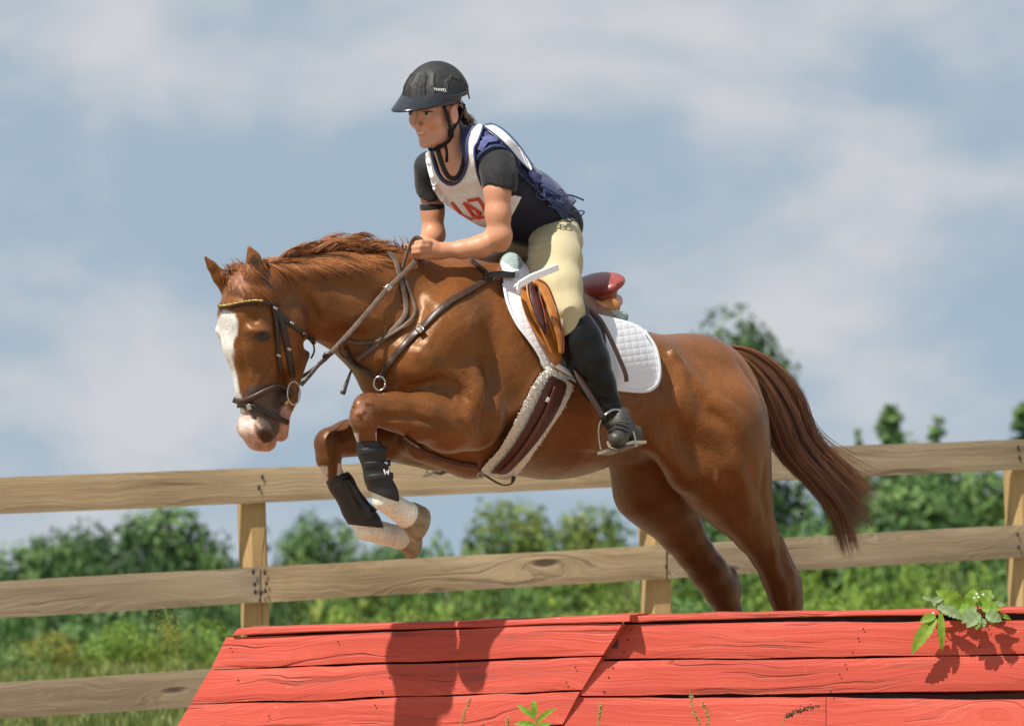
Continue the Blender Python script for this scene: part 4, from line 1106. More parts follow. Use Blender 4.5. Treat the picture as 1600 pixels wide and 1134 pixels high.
# mane: blown back along the crest
cv = []
crest = np.array([(408, 412), (425, 404), (450, 398), (490, 390), (530, 387), (560, 389), (590, 394), (606, 398)], float)
cc = catmull(crest, 20)
ml = [(rng.random(), rng.uniform(42, 98), rng.normal(-.12, .13), rng.uniform(.1, 1.15), rng.normal(-.006, .018), rng.normal(-.012, .02), rng.normal(0, 4)) for _ in range(140)]
for i in range(3200):
    tl, ln, ang, lf, la, lb, cu = ml[int(rng.integers(0, len(ml)))]
    t = float(np.clip(tl + rng.normal(0, .018), 0, 1)); x0, y0 = cc[int(t * (len(cc) - 1))]
    ln = ln * (1 - .4 * t) * rng.uniform(.85, 1.08); ln *= 1 - .35 * sstep(np.array(t), .55, 1.0)
    s = np.linspace(0, 1, 9); wild = 2.2 if i < 160 else 1
    lift_ = 21 * math.sin(min(t * 2.2, 1) * 1.6) * (1 - .75 * sstep(np.array(t), .6, .95)) * (lf + rng.normal(0, .05) * wild)
    x = x0 + ln * s * math.cos(ang) - 4
    y = y0 + 6 - lift_ * np.sin(s * 2.6) + ln * math.sin(ang) * s * .5 + cu * s ** 2 * .6 + rng.normal(0, 1.5 * wild) * s ** 2 * wild
    lat = la + rng.normal(0, .004) + lb * s
    cv.append(np.stack([H(a, b, l) for a, b, l in zip(x, y, lat)]))
def surf_hair(x, y, up, iso0=.004):
    d = lift(HF, x, y, iso0); d = d - up * np.sin(np.linspace(0, 3.14, len(x)))
    return np.stack([x / 500, -y / 500, d], 1)
for i in range(1000):     # hair lying on the near side of the upper neck
    t = rng.random(); x0 = 410 + 150 * t; y0 = 404 - 8 * t + rng.uniform(-2, 8)
    s = np.linspace(0, 1, 8); ln = rng.uniform(35, 80)
    a = rng.normal(.45, .18) * (1 - .5 * t)
    cv.append(surf_hair(x0 + ln * s * math.cos(a), y0 + ln * s * math.sin(a) * (.5 + .5 * s), .004))
for i in range(60):      # wispy tuft in front of the hands
    x0 = rng.uniform(616, 650); s = np.linspace(0, 1, 7); ln = rng.uniform(14, 38); a = rng.uniform(-2.9, -1.2)
    cv.append(np.stack([H(p, q, rng.normal(0, .01)) for p, q in zip(x0 + ln * s * math.cos(a), 392 + ln * s * math.sin(a) * .8 + 5 * s * s)]))
strands('mane', cv, .0011, MANE, horse)
cv = []
for i in range(900):
    s = np.linspace(0, 1, 10); k = rng.random()
    x0, y0 = 372 + rng.normal(0, 9), 422 + rng.normal(0, 6); x1 = 352 + 92 * k + rng.normal(0, 3); y1 = 462 + 14 * k + rng.normal(0, 4) - 6 * (k < .3)
    bow = rng.normal(0, 5); x = x0 + (x1 - x0) * s + bow * np.sin(3.1 * s); y = y0 + (y1 - y0) * s ** 1.2 - 10 * np.sin(3.1 * s) * rng.uniform(0, 1) * (k < .8)
    cv.append(surf_hair(x, y, .012, .005))
for i in range(50):
    x0 = rng.uniform(355, 400); s = np.linspace(0, 1, 7); ln = rng.uniform(15, 38); a = rng.uniform(-2.7, -1.0)
    cv.append(np.stack([H(p, q, 0) for p, q in zip(x0 + ln * s * math.cos(a) + 8 * s * s, 425 + ln * s * math.sin(a) + 16 * s * s)]))
strands('forelock', cv, .0011, MANE, horse)
# ============================================================ TACK
LEA = simple('brown_leather', (.050, .026, .017), .38, .25, 30, .25, 160, spec=.6)
LEAD = simple('dark_leather', (.022, .014, .011), .35, .2, 30, .2, 160, spec=.6)
LEAG = simple('grey_brown_rein_leather', (.13, .085, .06), .55, .3, 40, .3, 200, spec=.4)
ORA = simple('tan_orange_leather', (.46, .17, .035), .38, .25, 22, .2, 120, spec=.6)
MAR = simple('maroon_leather', (.27, .05, .042), .34, .25, 18, .2, 100, spec=.6)
MARD = simple('dark_maroon_leather', (.075, .022, .018), .42, .25, 18, .2, 100, spec=.5)
SILV = simple('steel', (.55, .53, .50), .25, .1, 20, 0, metal=1)
BRASS = simple('brass', (.55, .38, .13), .3, .2, 60, .2, 200, metal=1)
WHITE = simple('white_cotton', (.80, .80, .82), .85, .04, 20, .3, 220)
FLE = simple('cream_fleece', (.82, .76, .67), .95, .08, 60, .8, 150, bdist=.006)
MINT = simple('pale_mint_fleece', (.42, .52, .49), .95, .12, 60, 1.0, 170, bdist=.010)
BOOTG = simple('black_neoprene', (.018, .018, .020), .55, .2, 25, .3, 120)
def P3(*pts): return np.array([H(*p) for p in pts])
def ringM(c, r, th, n=28, stretch=1.0, rot=0, nrm=None, k=8, mat=SILV, name='ring', parent=None):
    a = np.linspace(0, 2 * math.pi, n); X = np.array([math.cos(rot), math.sin(rot), 0]); Y = np.array([-math.sin(rot), math.cos(rot), .0])
    if nrm is not None: X = X * np.array([.8, 1, 1]) + np.array([0, 0, .5]) * X[0]
    P = c + (X[None] * np.cos(a)[:, None] + Y[None] * np.sin(a)[:, None] * stretch) * r / 500
    return tube(name, P, th / 500, mat, parent, k)

# ---- saddle pad
m, t, b, out = new_mat('quilted_white_cotton')
uv = node(t, 'ShaderNodeUVMap').outputs[0]
mpn = node(t, 'ShaderNodeMapping', {'Vector': uv, 'Rotation': (0, 0, math.radians(8)), 'Scale': (1, 1, 1)})
sp = node(t, 'ShaderNodeSeparateXYZ', {0: mpn.outputs[0]})
def tri(v, per):
    a = node(t, 'ShaderNodeMath', {0: v, 1: math.pi / per}, operation='MULTIPLY'); a = node(t, 'ShaderNodeMath', {0: a.outputs[0]}, operation='SINE'); a = node(t, 'ShaderNodeMath', {0: a.outputs[0]}, operation='ABSOLUTE')
    return node(t, 'ShaderNodeMath', {0: a.outputs[0], 1: .35}, operation='POWER').outputs[0]
hh = node(t, 'ShaderNodeMath', {0: tri(sp.outputs[0], .0215), 1: tri(sp.outputs[1], .0215)}, operation='MULTIPLY')
bp = node(t, 'ShaderNodeBump', {'Strength': .3, 'Distance': .004, 'Height': hh.outputs[0]}); t.links.new(bp.outputs[0], b.inputs['Normal'])
b.inputs['Base Color'].default_value = (.80, .80, .83, 1); b.inputs['Roughness'].default_value = .85
QUILT = m
pad = thing('saddle_pad', 'white quilted saddle pad with rounded corner under the maroon and tan saddle', 'saddle pad', m2w(H(930, 560, -.28))[0])
PADP = [(784, 408), (785, 425), (787, 442), (793, 475), (807, 507), (827, 533), (840, 553), (850, 576), (880, 588), (914, 603), (940, 607), (972, 612), (1007, 614), (1024, 607), (1032, 594), (1033, 571), (1025, 541), (1007, 515), (985, 503), (950, 494), (900, 480), (850, 440), (810, 404)]
drape('quilted_panel', PADP, HF, .016, .013, QUILT, pad, 5)
strap('edge_binding', [(1007, 516), (1024, 542), (1031, 571), (1030, 593), (1022, 605), (1006, 611), (972, 609), (940, 604), (914, 600), (880, 586), (852, 574)], 4.5, HF, .021, WHITE, pad)
strap('edge_binding', [(787, 442), (794, 475), (809, 507), (828, 532), (842, 553), (852, 573)], 5, HF, .021, WHITE, pad)
strap('girth_loop', [(862, 566), (880, 577), (900, 588)], 8, HF, .034, WHITE, pad)
# fleece half pad
half = thing('half_pad', 'pale mint fleece half pad showing in front of and behind the saddle', 'saddle pad', m2w(H(900, 470, 0))[0])
A = Field(745, 850, 375, 470, -.26, .12, .005)
A.chain([(796, 404, -.06, 11), (799, 413, -.12, 16), (802, 422, -.14, 13)], 1.0, .02); fobj('front_roll', A, MINT, half)
A = Field(880, 1010, 465, 530, -.2, .12, .005)
A.chain([(912, 482, -.12, 9), (935, 492, -.135, 10.5), (960, 497, -.13, 10.5), (974, 495, -.11, 8.5)], 1.0, .02); fobj('rear_roll', A, MINT, half)

# ---- saddle
sad = thing('saddle', 'maroon and tan leather saddle with a high cantle behind the rider', 'saddle', m2w(H(890, 460, 0))[0])
A = Field(835, 1010, 400, 520, -.24, .2, .005)
A.chain([(880, 462, 0, 12), (915, 459, 0, 15), (932, 452, 0, 18), (940, 447, 0, 18)], 1.8, .03)
A.ell(H(932, 446, -.01), np.stack([EH * .90 + EZ * .43, EZ * .90 - EH * .43, EL], 1), (.074, .030, .118), .012)
A.ell(H(928, 463, -.01), np.stack([EH * .97 + EZ * .2, EZ * .97 - EH * .2, EL], 1), (.058, .038, .088), .012)
A.stroke([(908, 466), (935, 466), (958, 456)], 2.5, -.004)
fobj('seat', A, MAR, sad)
A = Field(860, 1000, 445, 510, -.24, .2, .005)
A.chain([(898, 478, -.10, 9), (930, 484, -.115, 11), (954, 480, -.10, 11), (962, 470, 0, 11)], 1.1, .03)
A.cut(H(950, 495, 0), -EZ); fobj('rear_gusset', A, ORA, sad)
drape('skirt', [(896, 472), (918, 478), (934, 492), (944, 512), (947, 548), (936, 566), (915, 545), (898, 500)], HF, .034, .008, MARD, sad, 5)
drape('flap', [(812, 450), (815, 442), (824, 438), (834, 436), (848, 452), (862, 490), (872, 530), (876, 560), (868, 572), (860, 562), (850, 545), (838, 524), (824, 500), (815, 472)], HF, .036, .010, ORA, sad, 5)
strap('knee_block', [(830, 443), (835, 462), (841, 485), (847, 505), (852, 522)], [*np.interp(np.linspace(0, 1, 21), [0, .35, .75, 1], [13, 17, 11, 3])], HF, .052, MARD, sad, .012)
strap('welt', [(823, 442), (826, 465), (834, 490), (845, 515), (856, 538), (862, 552)], 3.0, HF, .056, ORA, sad, .006)
strap('welt', [(838, 444), (846, 470), (852, 495), (856, 520)], 2.2, HF, .055, MAR, sad, .006)
strap('flap_edge', [(834, 438), (848, 446), (860, 472), (868, 500), (875, 530), (876, 552)], [*np.interp(np.linspace(0, 1, 26), [0, .3, .8, 1], [10, 17, 10, 6])], HF, .062, ORA, sad, .012)
strap('piping', [(840, 437), (855, 446), (867, 473), (875, 502), (881, 532), (880, 552)], 2.6, HF, .072, MAR, sad, .005)
strap('billet', [(872, 548), (874, 566), (878, 584)], 13, HF, .026, simple('tan_billet', (.32, .22, .12), .6, .2, 30, .2), sad)
# stirrup leather and loose strap end
tube('stirrup_leather', catmull(P3((893, 558, -.335), (905, 590, -.37), (922, 618, -.40), (944, 655, -.42)), 4), .0115, LEA, sad, 8, flat=.28, flatdir=-EL)
tube('strap_end', catmull(P3((905, 482, -.21), (922, 486, -.25), (938, 500, -.28), (952, 525, -.305), (966, 556, -.325), (977, 583, -.335), (979, 596, -.335)), 5), .0088, LEA, sad, 8, flat=.3, flatdir=-EL)
# white padded tab in front of the thigh
A0 = H(812, 441, -.335); B0 = H(872, 417, -.385)
d = (B0 - A0) / np.linalg.norm(B0 - A0); n_ = np.cross(d, EL); n_ /= np.linalg.norm(n_); w_ = np.cross(n_, d)
V = []; F = []
for i, s in enumerate((-.06, -.03, 0, .3, .6, .9, .98, 1.0)):
    c = A0 + (B0 - A0) * s; bend = -.014 * (max(0, .06 - s) / .12) ** 1 * EZ * 1.0 + (-.012 * EZ if i == 0 else 0)
    hwid = .0095 if 0 < i < 7 else .006
    for (p, q) in ((-1, -1), (1, -1), (1.25, 0), (1, 1), (-1, 1), (-1.25, 0)): V.append(c + bend + n_ * p * hwid + w_ * q * .007)
for i in range(7):
    for j in range(6): F.append((i * 6 + j, i * 6 + (j + 1) % 6, (i + 1) * 6 + (j + 1) % 6, (i + 1) * 6 + j))
F += [tuple(range(6))[::-1], tuple(range(42, 48))]
wobj('front_tab', V, F, WHITE, sad, smooth=False)
tube('front_tab', catmull(P3((812, 444, -.33), (806, 449, -.30), (811, 457, -.27)), 5), .008, WHITE, sad, 8)
def stirrup(cx, cy, lat, s=1.0):
    """iron: arch through pixels around the boot"""
    arch = [(-24, 38, .02), (-27, 18, .018), (-26, -2, .012), (-17, -16, .0), (-4, -24, -.005), (9, -20, -.01), (19, -4, -.02), (27, 14, -.03), (31, 34, -.035)]
    P = catmull(np.array([H(cx + a * s, cy + b_ * s, lat + c) for a, b_, c in arch]), 6)
    tube('stirrup_iron', P, .0042, SILV, sad, 8)
    a = H(cx - 24 * s, cy + 42 * s, lat + .025); b_ = H(cx + 31 * s, cy + 24 * s, lat - .035); w = EH * .055
    V = []; th = EZ * .009
    for q in (a, b_):
        for e in (-.25, .75):
            V += [q + w * e, q + w * e - th]
    F = [(0, 4, 6, 2), (1, 3, 7, 5), (0, 1, 5, 4), (2, 6, 7, 3), (0, 2, 3, 1), (4, 5, 7, 6)]
    wobj('stirrup_tread', V, F, SILV, sad, smooth=False)
stirrup(963, 664, -.415)
stirrup(686, 708, .36, .8)

# ---- girth
gir = thing('girth', 'maroon leather girth with cream fleece edges strapped under the belly', 'girth', m2w(H(800, 745, -.1))[0])
FR_ = np.random.default_rng(11)
def fuzz(x, y): return .0035 * np.sin(x * 2.1 + 3 * np.sin(y * 1.7)) * np.sin(y * 2.3 + x)
drape('fleece', [(846, 582), (862, 576), (880, 584), (890, 597), (896, 603), (890, 620), (877, 645), (858, 672), (840, 698), (824, 722), (808, 742), (798, 750), (780, 748), (764, 743), (752, 735), (762, 722), (780, 702), (800, 668), (818, 632), (832, 604)], HF, .024, .018, FLE, gir, 3.4, disp=fuzz)
drape('leather_panel', [(861, 588), (872, 592), (885, 600), (881, 620), (868, 648), (850, 676), (830, 702), (810, 724), (792, 740), (776, 740), (768, 738), (782, 722), (800, 700), (820, 668), (838, 632), (850, 606)], HF, .034, .012, MARD, gir, 4)
strap('stitched_strip', [(868, 604), (854, 640), (832, 680), (806, 716), (784, 738)], 5, HF, .040, simple('maroon_strip', (.13, .035, .024), .4, .2, 20, .2), gir)
FP_ = [(846, 582), (862, 576), (880, 584), (890, 597), (896, 603), (890, 620), (877, 645), (858, 672), (840, 698), (824, 722), (808, 742), (798, 750), (780, 748), (764, 743), (752, 735), (762, 722), (780, 702), (800, 668), (818, 632), (832, 604)]
LP_ = [(861, 588), (885, 600), (881, 620), (868, 648), (850, 676), (830, 702), (810, 724), (792, 740), (768, 738), (782, 722), (800, 700), (820, 668), (838, 632), (850, 606)]
X_ = FR_.uniform(750, 898, 16000); Y_ = FR_.uniform(575, 752, 16000); k_ = inpoly(X_, Y_, FP_) & ~inpoly(X_, Y_, LP_); X_ = X_[k_]; Y_ = Y_[k_]; D_ = lift(HF, X_, Y_, .022)
cv = []
for x, y, d in zip(X_, Y_, D_):
    a = FR_.normal(0, .004, 3); p = np.array([x / 500, -y / 500, d]); cv.append(np.array([p, p + a * .5 + [0, 0, -.0025], p + a * .8 + [0, -.001, -.0042]]))
o_ = strands('fleece_tufts', cv, .0013, hair_mat('fleece_tuft', (.82, .76, .68), (1, .97, .90), .9), gir); o_['kind'] = 'stuff'
strap('white_mark', [(854, 628), (858, 621)], 5, HF, .041, WHITE, gir, .001)
tube('white_mark', P3((849, 633, -.29), (852, 628, -.29), (854, 633, -.29)), .0016, WHITE, gir, 4)
tube('girth_buckle_strap', catmull(P3((742, 728, -.06), (762, 745, -.08), (784, 757, -.10), (799, 755, -.12), (803, 744, -.13)), 6), .0085, LEAD, gir, 8, flat=.3, flatdir=EZ + .2 * EL)
ringM(H(751, 742, -.07), 4.5, 1.1, parent=gir)

# ---- breastplate and martingale
bre = thing('breastplate', 'brown leather breastplate with running martingale straps across the chest of the horse', 'breastplate', m2w(H(600, 600, -.1))[0])
strap('shoulder_strap', [(770, 430), (740, 449), (700, 473), (655, 514), (630, 540), (611, 563), (600, 582), (595, 596)], 10, HF, .009, LEA, bre, .005, 8)
strap('wither_strap', [(768, 432), (752, 418), (735, 404)], 5, HF, .008, LEAD, bre)
strap('saddle_strap', [(766, 429), (785, 428), (805, 430)], 9, HF, .030, LEAD, bre)
ringM(H(766, 431, -.17), 7, 1.2, parent=bre); ringM(H(806, 429, -.19), 4, 1.0, parent=bre)
ringM(H(593, 599, -.155), 9, 1.6, stretch=1.2, parent=bre)
strap('buckle', [(652, 517), (660, 510)], 11, HF, .015, SILV, bre, .002)
strap('neck_strap', [(540, 545), (544, 560), (552, 570), (570, 580), (588, 590)], 7, HF, .008, LEAD, bre)
strap('neck_strap', [(605, 393), (617, 404), (624, 428), (633, 465), (633, 490), (617, 512), (596, 531), (576, 548), (556, 562)], 8.5, HF, .009, LEAG, bre, .004, 8)
strap('martingale_fork', [(633, 433), (646, 470), (648, 490), (633, 507), (595, 531), (565, 536), (541, 533)], 5.5, HF, .012, LEAG, bre, .004, 8)
tube('martingale_ring_strap', catmull(P3((541, 533, -.15), (531, 538, -.16), (532, 552, -.14), (545, 562, -.12)), 6), .0028, LEAD, bre, 6)
tube('tab', catmull(P3((549, 578, -.12), (544, 592, -.14), (538, 608, -.15), (535, 616, -.15)), 5), [*np.interp(np.linspace(0, 1, 16), [0, .6, .85, 1], [.003, .007, .009, .007])], LEAD, bre, 8, flat=.3, flatdir=[0, 0, 1])
strap('chest_strap', [(630, 684), (648, 697), (676, 712), (712, 724), (745, 730)], 7, HF, .008, MARD, bre, .005, 8)

# ---- bridle
bri = thing('bridle', 'dark leather bridle with a brass studded browband and loose ring bit', 'bridle', m2w(H(420, 520, -.08))[0])
strap('browband', [(341, 479), (356, 478), (375, 474), (395, 471), (412, 471), (424, 475)], 7, HF, .009, LEAD, bri, .006, 8)
Pb = catmull([(342, 478), (356, 476.5), (375, 472.5), (395, 469.5), (410, 470)], 8); db = lift(HF, Pb[:, 0], Pb[:, 1], .013)
for k in range(0, len(Pb), 1):
    c = np.array([Pb[k, 0] / 500, -Pb[k, 1] / 500, db[k] - .004])
    V = [c + .0052 * np.array(v) for v in ((1, 0, 0), (0, 1, 0), (-1, 0, 0), (0, -1, 0), (0, 0, -1), (0, 0, 1))]
    wobj('stud', V, [(0, 1, 4), (1, 2, 4), (2, 3, 4), (3, 0, 4), (1, 0, 5), (2, 1, 5), (3, 2, 5), (0, 3, 5)], BRASS, bri, smooth=True)
strap('headpiece', [(412, 432), (420, 446), (426, 462), (430, 480)], 9, HF, .008, LEAD, bri)
strap('cheekpiece', [(430, 480), (440, 500), (447, 530), (454, 565), (458, 590)], 9, HF, .010, LEAD, bri, .005, 8)
strap('cheekpiece', [(428, 482), (433, 505), (435, 535), (437, 565), (441, 582)], 6, HF, .008, LEAD, bri, .004, 8)
strap('throat_lash', [(428, 478), (445, 498), (462, 512), (480, 525), (492, 538)], 6.5, HF, .009, LEAD, bri, .004, 8)
tube('throat_lash', catmull(P3((489, 534, -.02), (491, 548, -.02), (486, 560, -.015)), 5), .003, LEAD, bri, 6)
for q in ((431, 481), (457, 504), (477, 521), (436, 555), (452, 545)): strap('buckle', [(q[0] - 3, q[1] - 1), (q[0] + 3, q[1] + 2)], 4, HF, .016, SILV, bri, .002)
strap('noseband', [(364, 624), (376, 627), (395, 621), (415, 611), (432, 605), (446, 608), (458, 618)], 9, HF, .010, LEA, bri, .007, 8)
strap('noseband_piping', [(365, 622), (377, 625), (396, 618), (416, 608), (432, 602), (445, 605)], 2.2, HF, .018, LEAG, bri, .003, 8)
strap('flash_strap', [(370, 633), (384, 634), (400, 637), (420, 646), (440, 655), (451, 661)], 8, HF, .010, LEAD, bri, .005, 8)
strap('buckle', [(387, 632), (390, 640)], 7, HF, .018, SILV, bri, .002)
tube('bit_ring', (lambda c: np.array([c + (np.array([math.cos(a) * .8, 0, math.cos(a) * .5]) * 12.5 + np.array([0, math.sin(a), 0]) * 18) / 500 for a in np.linspace(0, 6.283, 30)]))(H(459, 614, -.10)), .0024, SILV, bri, 8)
tube('bit_mouthpiece', P3((440, 632, -.066), (447, 629, -.08), (453, 625, -.095)), [.006, .007, .005], BRASS, bri, 8)

# ---- reins
rei = thing('reins', 'pair of grey brown leather reins running from the bit ring to the rider\'s hands', 'reins', m2w(H(640, 400, -.1))[0])
hd_ = H(655, 400, -.105)[2]
dm = lambda pts: [float(min(lift(HF, [x], [y], .016)[0], v)) if v is not None else float(lift(HF, [x], [y], .016)[0]) for x, y, v in pts]
rpx = catmull([(655, 402), (630, 428), (604, 453), (575, 487), (548, 518), (522, 546), (500, 567), (485, 585), (470, 602)], 4)
d_a = float(lift(HF, [650], [405], .016)[0]); d_b = float(H(470, 602, -.11)[2])
s_ = np.linspace(0, 1, len(rpx)); lin = d_a + (d_b - d_a) * s_ - .06 * np.sin(math.pi * s_)
ld = HF.trace(rpx[:, 0], rpx[:, 1], .016); dd_ = np.where(np.isnan(ld), lin, np.minimum(np.nan_to_num(ld, nan=9), lin))
for _ in range(3): dd_[1:-1] = np.minimum(dd_[1:-1], (dd_[:-2] + dd_[2:]) / 2)
k5 = 21
strap('rein', rpx[:k5 + 1], 8, HF, 0, LEAG, rei, .003, 3, dman=dd_[:k5 + 1])
strap('rein', rpx[k5:], 6.5, HF, 0, LEA, rei, .003, 3, dman=dd_[k5:])
A = np.array([512 / 500, -555 / 500, dd_[22] - .006]); tube('rein_stop', np.array([A + [-.016, -.006, 0], A + [-.008, .004, 0], A + [.008, .006, 0], A + [.018, .002, 0]]), [.003, .006, .006, .003], LEA, rei, 8)
strap('rein_buckle', [(604, 453), (611, 446)], 10, HF, .026, SILV, rei, .002)
far = P3((640, 392, .05), (600, 440, .13), (560, 500, .19), (510, 560, .13), (440, 610, .06))
tube('rein', catmull(far, 6), .006, LEAG, rei, 6, flat=.3, flatdir=EL)
lo = P3((661, 384, -.115), (660, 377, -.11), (653, 372, -.105), (645, 375, -.10), (639, 388, -.10), (634, 403, -.105), (629, 420, -.115))
tube('rein_bight', catmull(lo, 6), .0080, LEAG, rei, 8, flat=.25, flatdir=-EL + .3 * EH)

# ---- protective boots on the forelegs
def legboot(label, pts, topcut, botcut, extra=None, straps=()):
    T = thing('leg_boot', label, 'leg boot', m2w(H(pts[0][0], pts[0][1], pts[0][2]))[0])
    A = Field(min(p[0] for p in pts) - 45, max(p[0] for p in pts) + 45, min(p[1] for p in pts) - 45, max(p[1] for p in pts) + 45, pts[0][2] - .08, pts[0][2] + .08, .0042)
    A.chain(pts, 1.0, .015)
    for p in (extra or []): A.cap(H(*p[0]), H(*p[1]), p[2], p[3], 1.0, .012)
    A.cut(H(*topcut[0], pts[0][2]), topcut[1]); A.cut(H(*botcut[0], pts[0][2]), botcut[1])
    fobj('shell', A, BOOTG, T); return T, A
T1, A1 = legboot('black fabric leg boot on the near foreleg of the horse', [(573, 680, -.155, 18.5), (579, 705, -.155, 19.5), (590, 745, -.155, 20), (599, 772, -.155, 22), (604, 790, -.155, 22)], ((574, 689), (0, 1, 0)), ((590, 772), (-.38, -1, 0)))
for y in (706, 728, 748): strap('closure_strap', [(x, y - (x - 560) * .10) for x in (562 + (y - 700) * .22, 575 + (y - 700) * .22, 590 + (y - 700) * .22, 604 + (y - 700) * .22)], 10, A1, .003, BOOTG, T1, .003)
for q in ([(600, 733), (602, 742), (604.5, 736)], [(604.5, 736), (607, 742), (607.5, 733)]): strap('white_letter', q, 1.8, A1, .007, WHITE, T1, .001, sm=False)
strap('white_letter', [(601, 722), (606, 724)], 3, A1, .006, WHITE, T1, .001)
T2, A2 = legboot('black shiny leg boot on the far foreleg of the horse', [(518, 733, .13, 18), (534, 757, .13, 19.5), (556, 795, .13, 21), (570, 818, .13, 24), (576, 828, .13, 24)], ((526, 744), (-.45, 1, 0)), ((572, 822), (-.1, -1, 0)))
strap('moulded_strike_pad', [(540, 748), (552, 768), (565, 790), (580, 806)], [*np.interp(np.linspace(0, 1, 16), [0, .5, 1], [12, 22, 30])], A2, .004, simple('shiny_black', (.012, .012, .014), .22, .1, 20, 0), T2, .006)
# ============================================================ RIDER
SKIN = None
def skin_mat():
    m, t, b, out = new_mat('skin')
    co = node(t, 'ShaderNodeTexCoord').outputs['Object']
    a = node(t, 'ShaderNodeVertexColor', layer_name='col').outputs[0]
    n1 = node(t, 'ShaderNodeTexNoise', {'Vector': co, 'Scale': 22.0, 'Detail': 5.0})
    mr = node(t, 'ShaderNodeMapRange', {'Value': n1.outputs[0], 'From Min': .3, 'From Max': .7, 'To Min': .9, 'To Max': 1.1})
    vm = node(t, 'ShaderNodeVectorMath', operation='SCALE'); t.links.new(a, vm.inputs[0]); t.links.new(mr.outputs[0], vm.inputs['Scale']); t.links.new(vm.outputs[0], b.inputs['Base Color'])
    b.inputs['Roughness'].default_value = .48; b.inputs['Specular IOR Level'].default_value = .4
    b.inputs['Subsurface Weight'].default_value = .12; b.inputs['Subsurface Radius'].default_value = (.9, .3, .15); b.inputs['Subsurface Scale'].default_value = .008
    n2 = node(t, 'ShaderNodeTexNoise', {'Vector': co, 'Scale': 240.0, 'Detail': 4.0}); bp = node(t, 'ShaderNodeBump', {'Strength': .15, 'Distance': .001, 'Height': n2.outputs[0]}); t.links.new(bp.outputs[0], b.inputs['Normal'])
    return m
rider = thing('person', 'rider in black helmet, navy body protector and white number bib leaning forward over the horse', 'person', m2w(H(870, 440, 0))[0])
# head frame: forward, near side, up
_p = math.radians(9); _y = math.radians(50); _c = math.cos(_y); _s = math.sin(_y)
HFw = np.array([-_c * math.cos(_p), -math.sin(_p), -_s * math.cos(_p)]); HUp = np.array([-_c * math.sin(_p), math.cos(_p), -_s * math.sin(_p)]); HNs = np.array([_s, 0, -_c])
HC = H(682, 171, -.005); HR = np.stack([HFw, HNs, HUp], 1)
def hp(f, s, u): return HC + HFw * f + HNs * s + HUp * u
RF = Field(612, 835, 95, 430, -.27, .25, .0032)
def he(f, s, u, rf, rs, ru, k=.012, op='add', rot=None): RF.ell(hp(f, s, u), HR if rot is None else HR @ rot, (rf, rs, ru), k, op)
def hcap(a, b_, ra, rb, k=.01, op='add'): RF.cap(hp(*a), hp(*b_), ra * 500, rb * 500, 1.0, k, op)
he(0, 0, .04, .094, .074, .085)                      # cranium
he(.020, 0, -.015, .070, .060, .085, .02)               # face block
hcap((.028, 0, -.068), (.068, 0, -.094), .031, .0145, .03)       # jaw to chin
for s in (-1, 1):
    hcap((-.002, s * .047, -.052), (.052, s * .020, -.090), .012, .010, .025)
    he(.062, s * .034, -.024, .023, .022, .021, .02)            # cheek
    he(.071, s * .030, .020, .012, .022, .007, .012)            # brow
    he(.079, s * .031, .001, .0105, .0125, .0105, .006)          # eyeball area
    hcap((.085, s * .018, -.002), (.083, s * .044, -.004), .0030, .0026, .004)
    hcap((.086, s * .019, .006), (.083, s * .045, .004), .0032, .0028, .003)
    he(.086, s * .0125, -.040, .010, .0075, .007, .006)          # nostril wing
    RF.cap(hp(.094, s * .0075, -.048), hp(.092, s * .008, -.0455), 2.0, 1.6, 1, .002, 'sub')
    # ear
    he(.008, s * .076, -.014, .019, .008, .031, .006, rot=None)
    he(.010, s * .086, -.008, .011, .006, .020, .004, 'sub')
hcap((.089, 0, .004), (.107, 0, -.034), .0072, .0078, .010)       # nose bridge
he(.104, 0, -.036, .0095, .0082, .0078, .008)
he(.079, 0, -.057, .014, .022, .015, .012)                    # mouth mound
hcap((.0885, -.0155, -.0565), (.0885, .0155, -.0565), .0028, .0028, .004)   # upper lip
hcap((.092, -.005, -.055), (.092, .005, -.055), .0028, .0028, .004)
hcap((.087, -.010, -.0675), (.087, .010, -.0675), .0032, .0032, .004)   # lower lip
RF.cap(hp(.092, -.015, -.0610), hp(.092, .015, -.0610), 1.0, 1.2, 1, .002, 'sub')
he(.074, 0, -.098, .015, .015, .012, .012)
# neck, shoulders and trunk inside the clothes
RF.cap(hp(-.025, 0, -.04), H(722, 244, 0), 25, 27, 1.0, .02)
RF.cap(hp(-.005, 0, -.06), H(712, 262, -.005), 20, 24, 1.1, .02)
RF.chain([(738, 274, -.07, 12), (724, 256, 0, 24), (716, 268, .07, 14)], 1.0, .03)
RF.chain([(728, 258, 0, 30, 1.2), (768, 290, 0, 36, 1.2), (818, 330, 0, 34, 1.2)], 1.2, .04)
RF.chain([(752, 280, -.08, 14), (778, 272, -.175, 17)], 1, .02); RF.chain([(712, 280, .08, 14), (676, 274, .165, 14)], 1, .02)
HF2 = None
# near arm
RF.chain([(778, 268, -.19, 21), (777, 300, -.205, 20), (778, 335, -.215, 18.8), (780, 366, -.22, 18)], 1, .02)
RF.cap(H(781, 370, -.222), H(783, 380, -.218), 18, 13, 1, .02)
RF.chain([(779, 372, -.215, 17.5), (750, 385, -.185, 16.2), (722, 390, -.15, 13.4), (697, 391, -.12, 10.2), (686, 393, -.11, 12)], 1, .02)
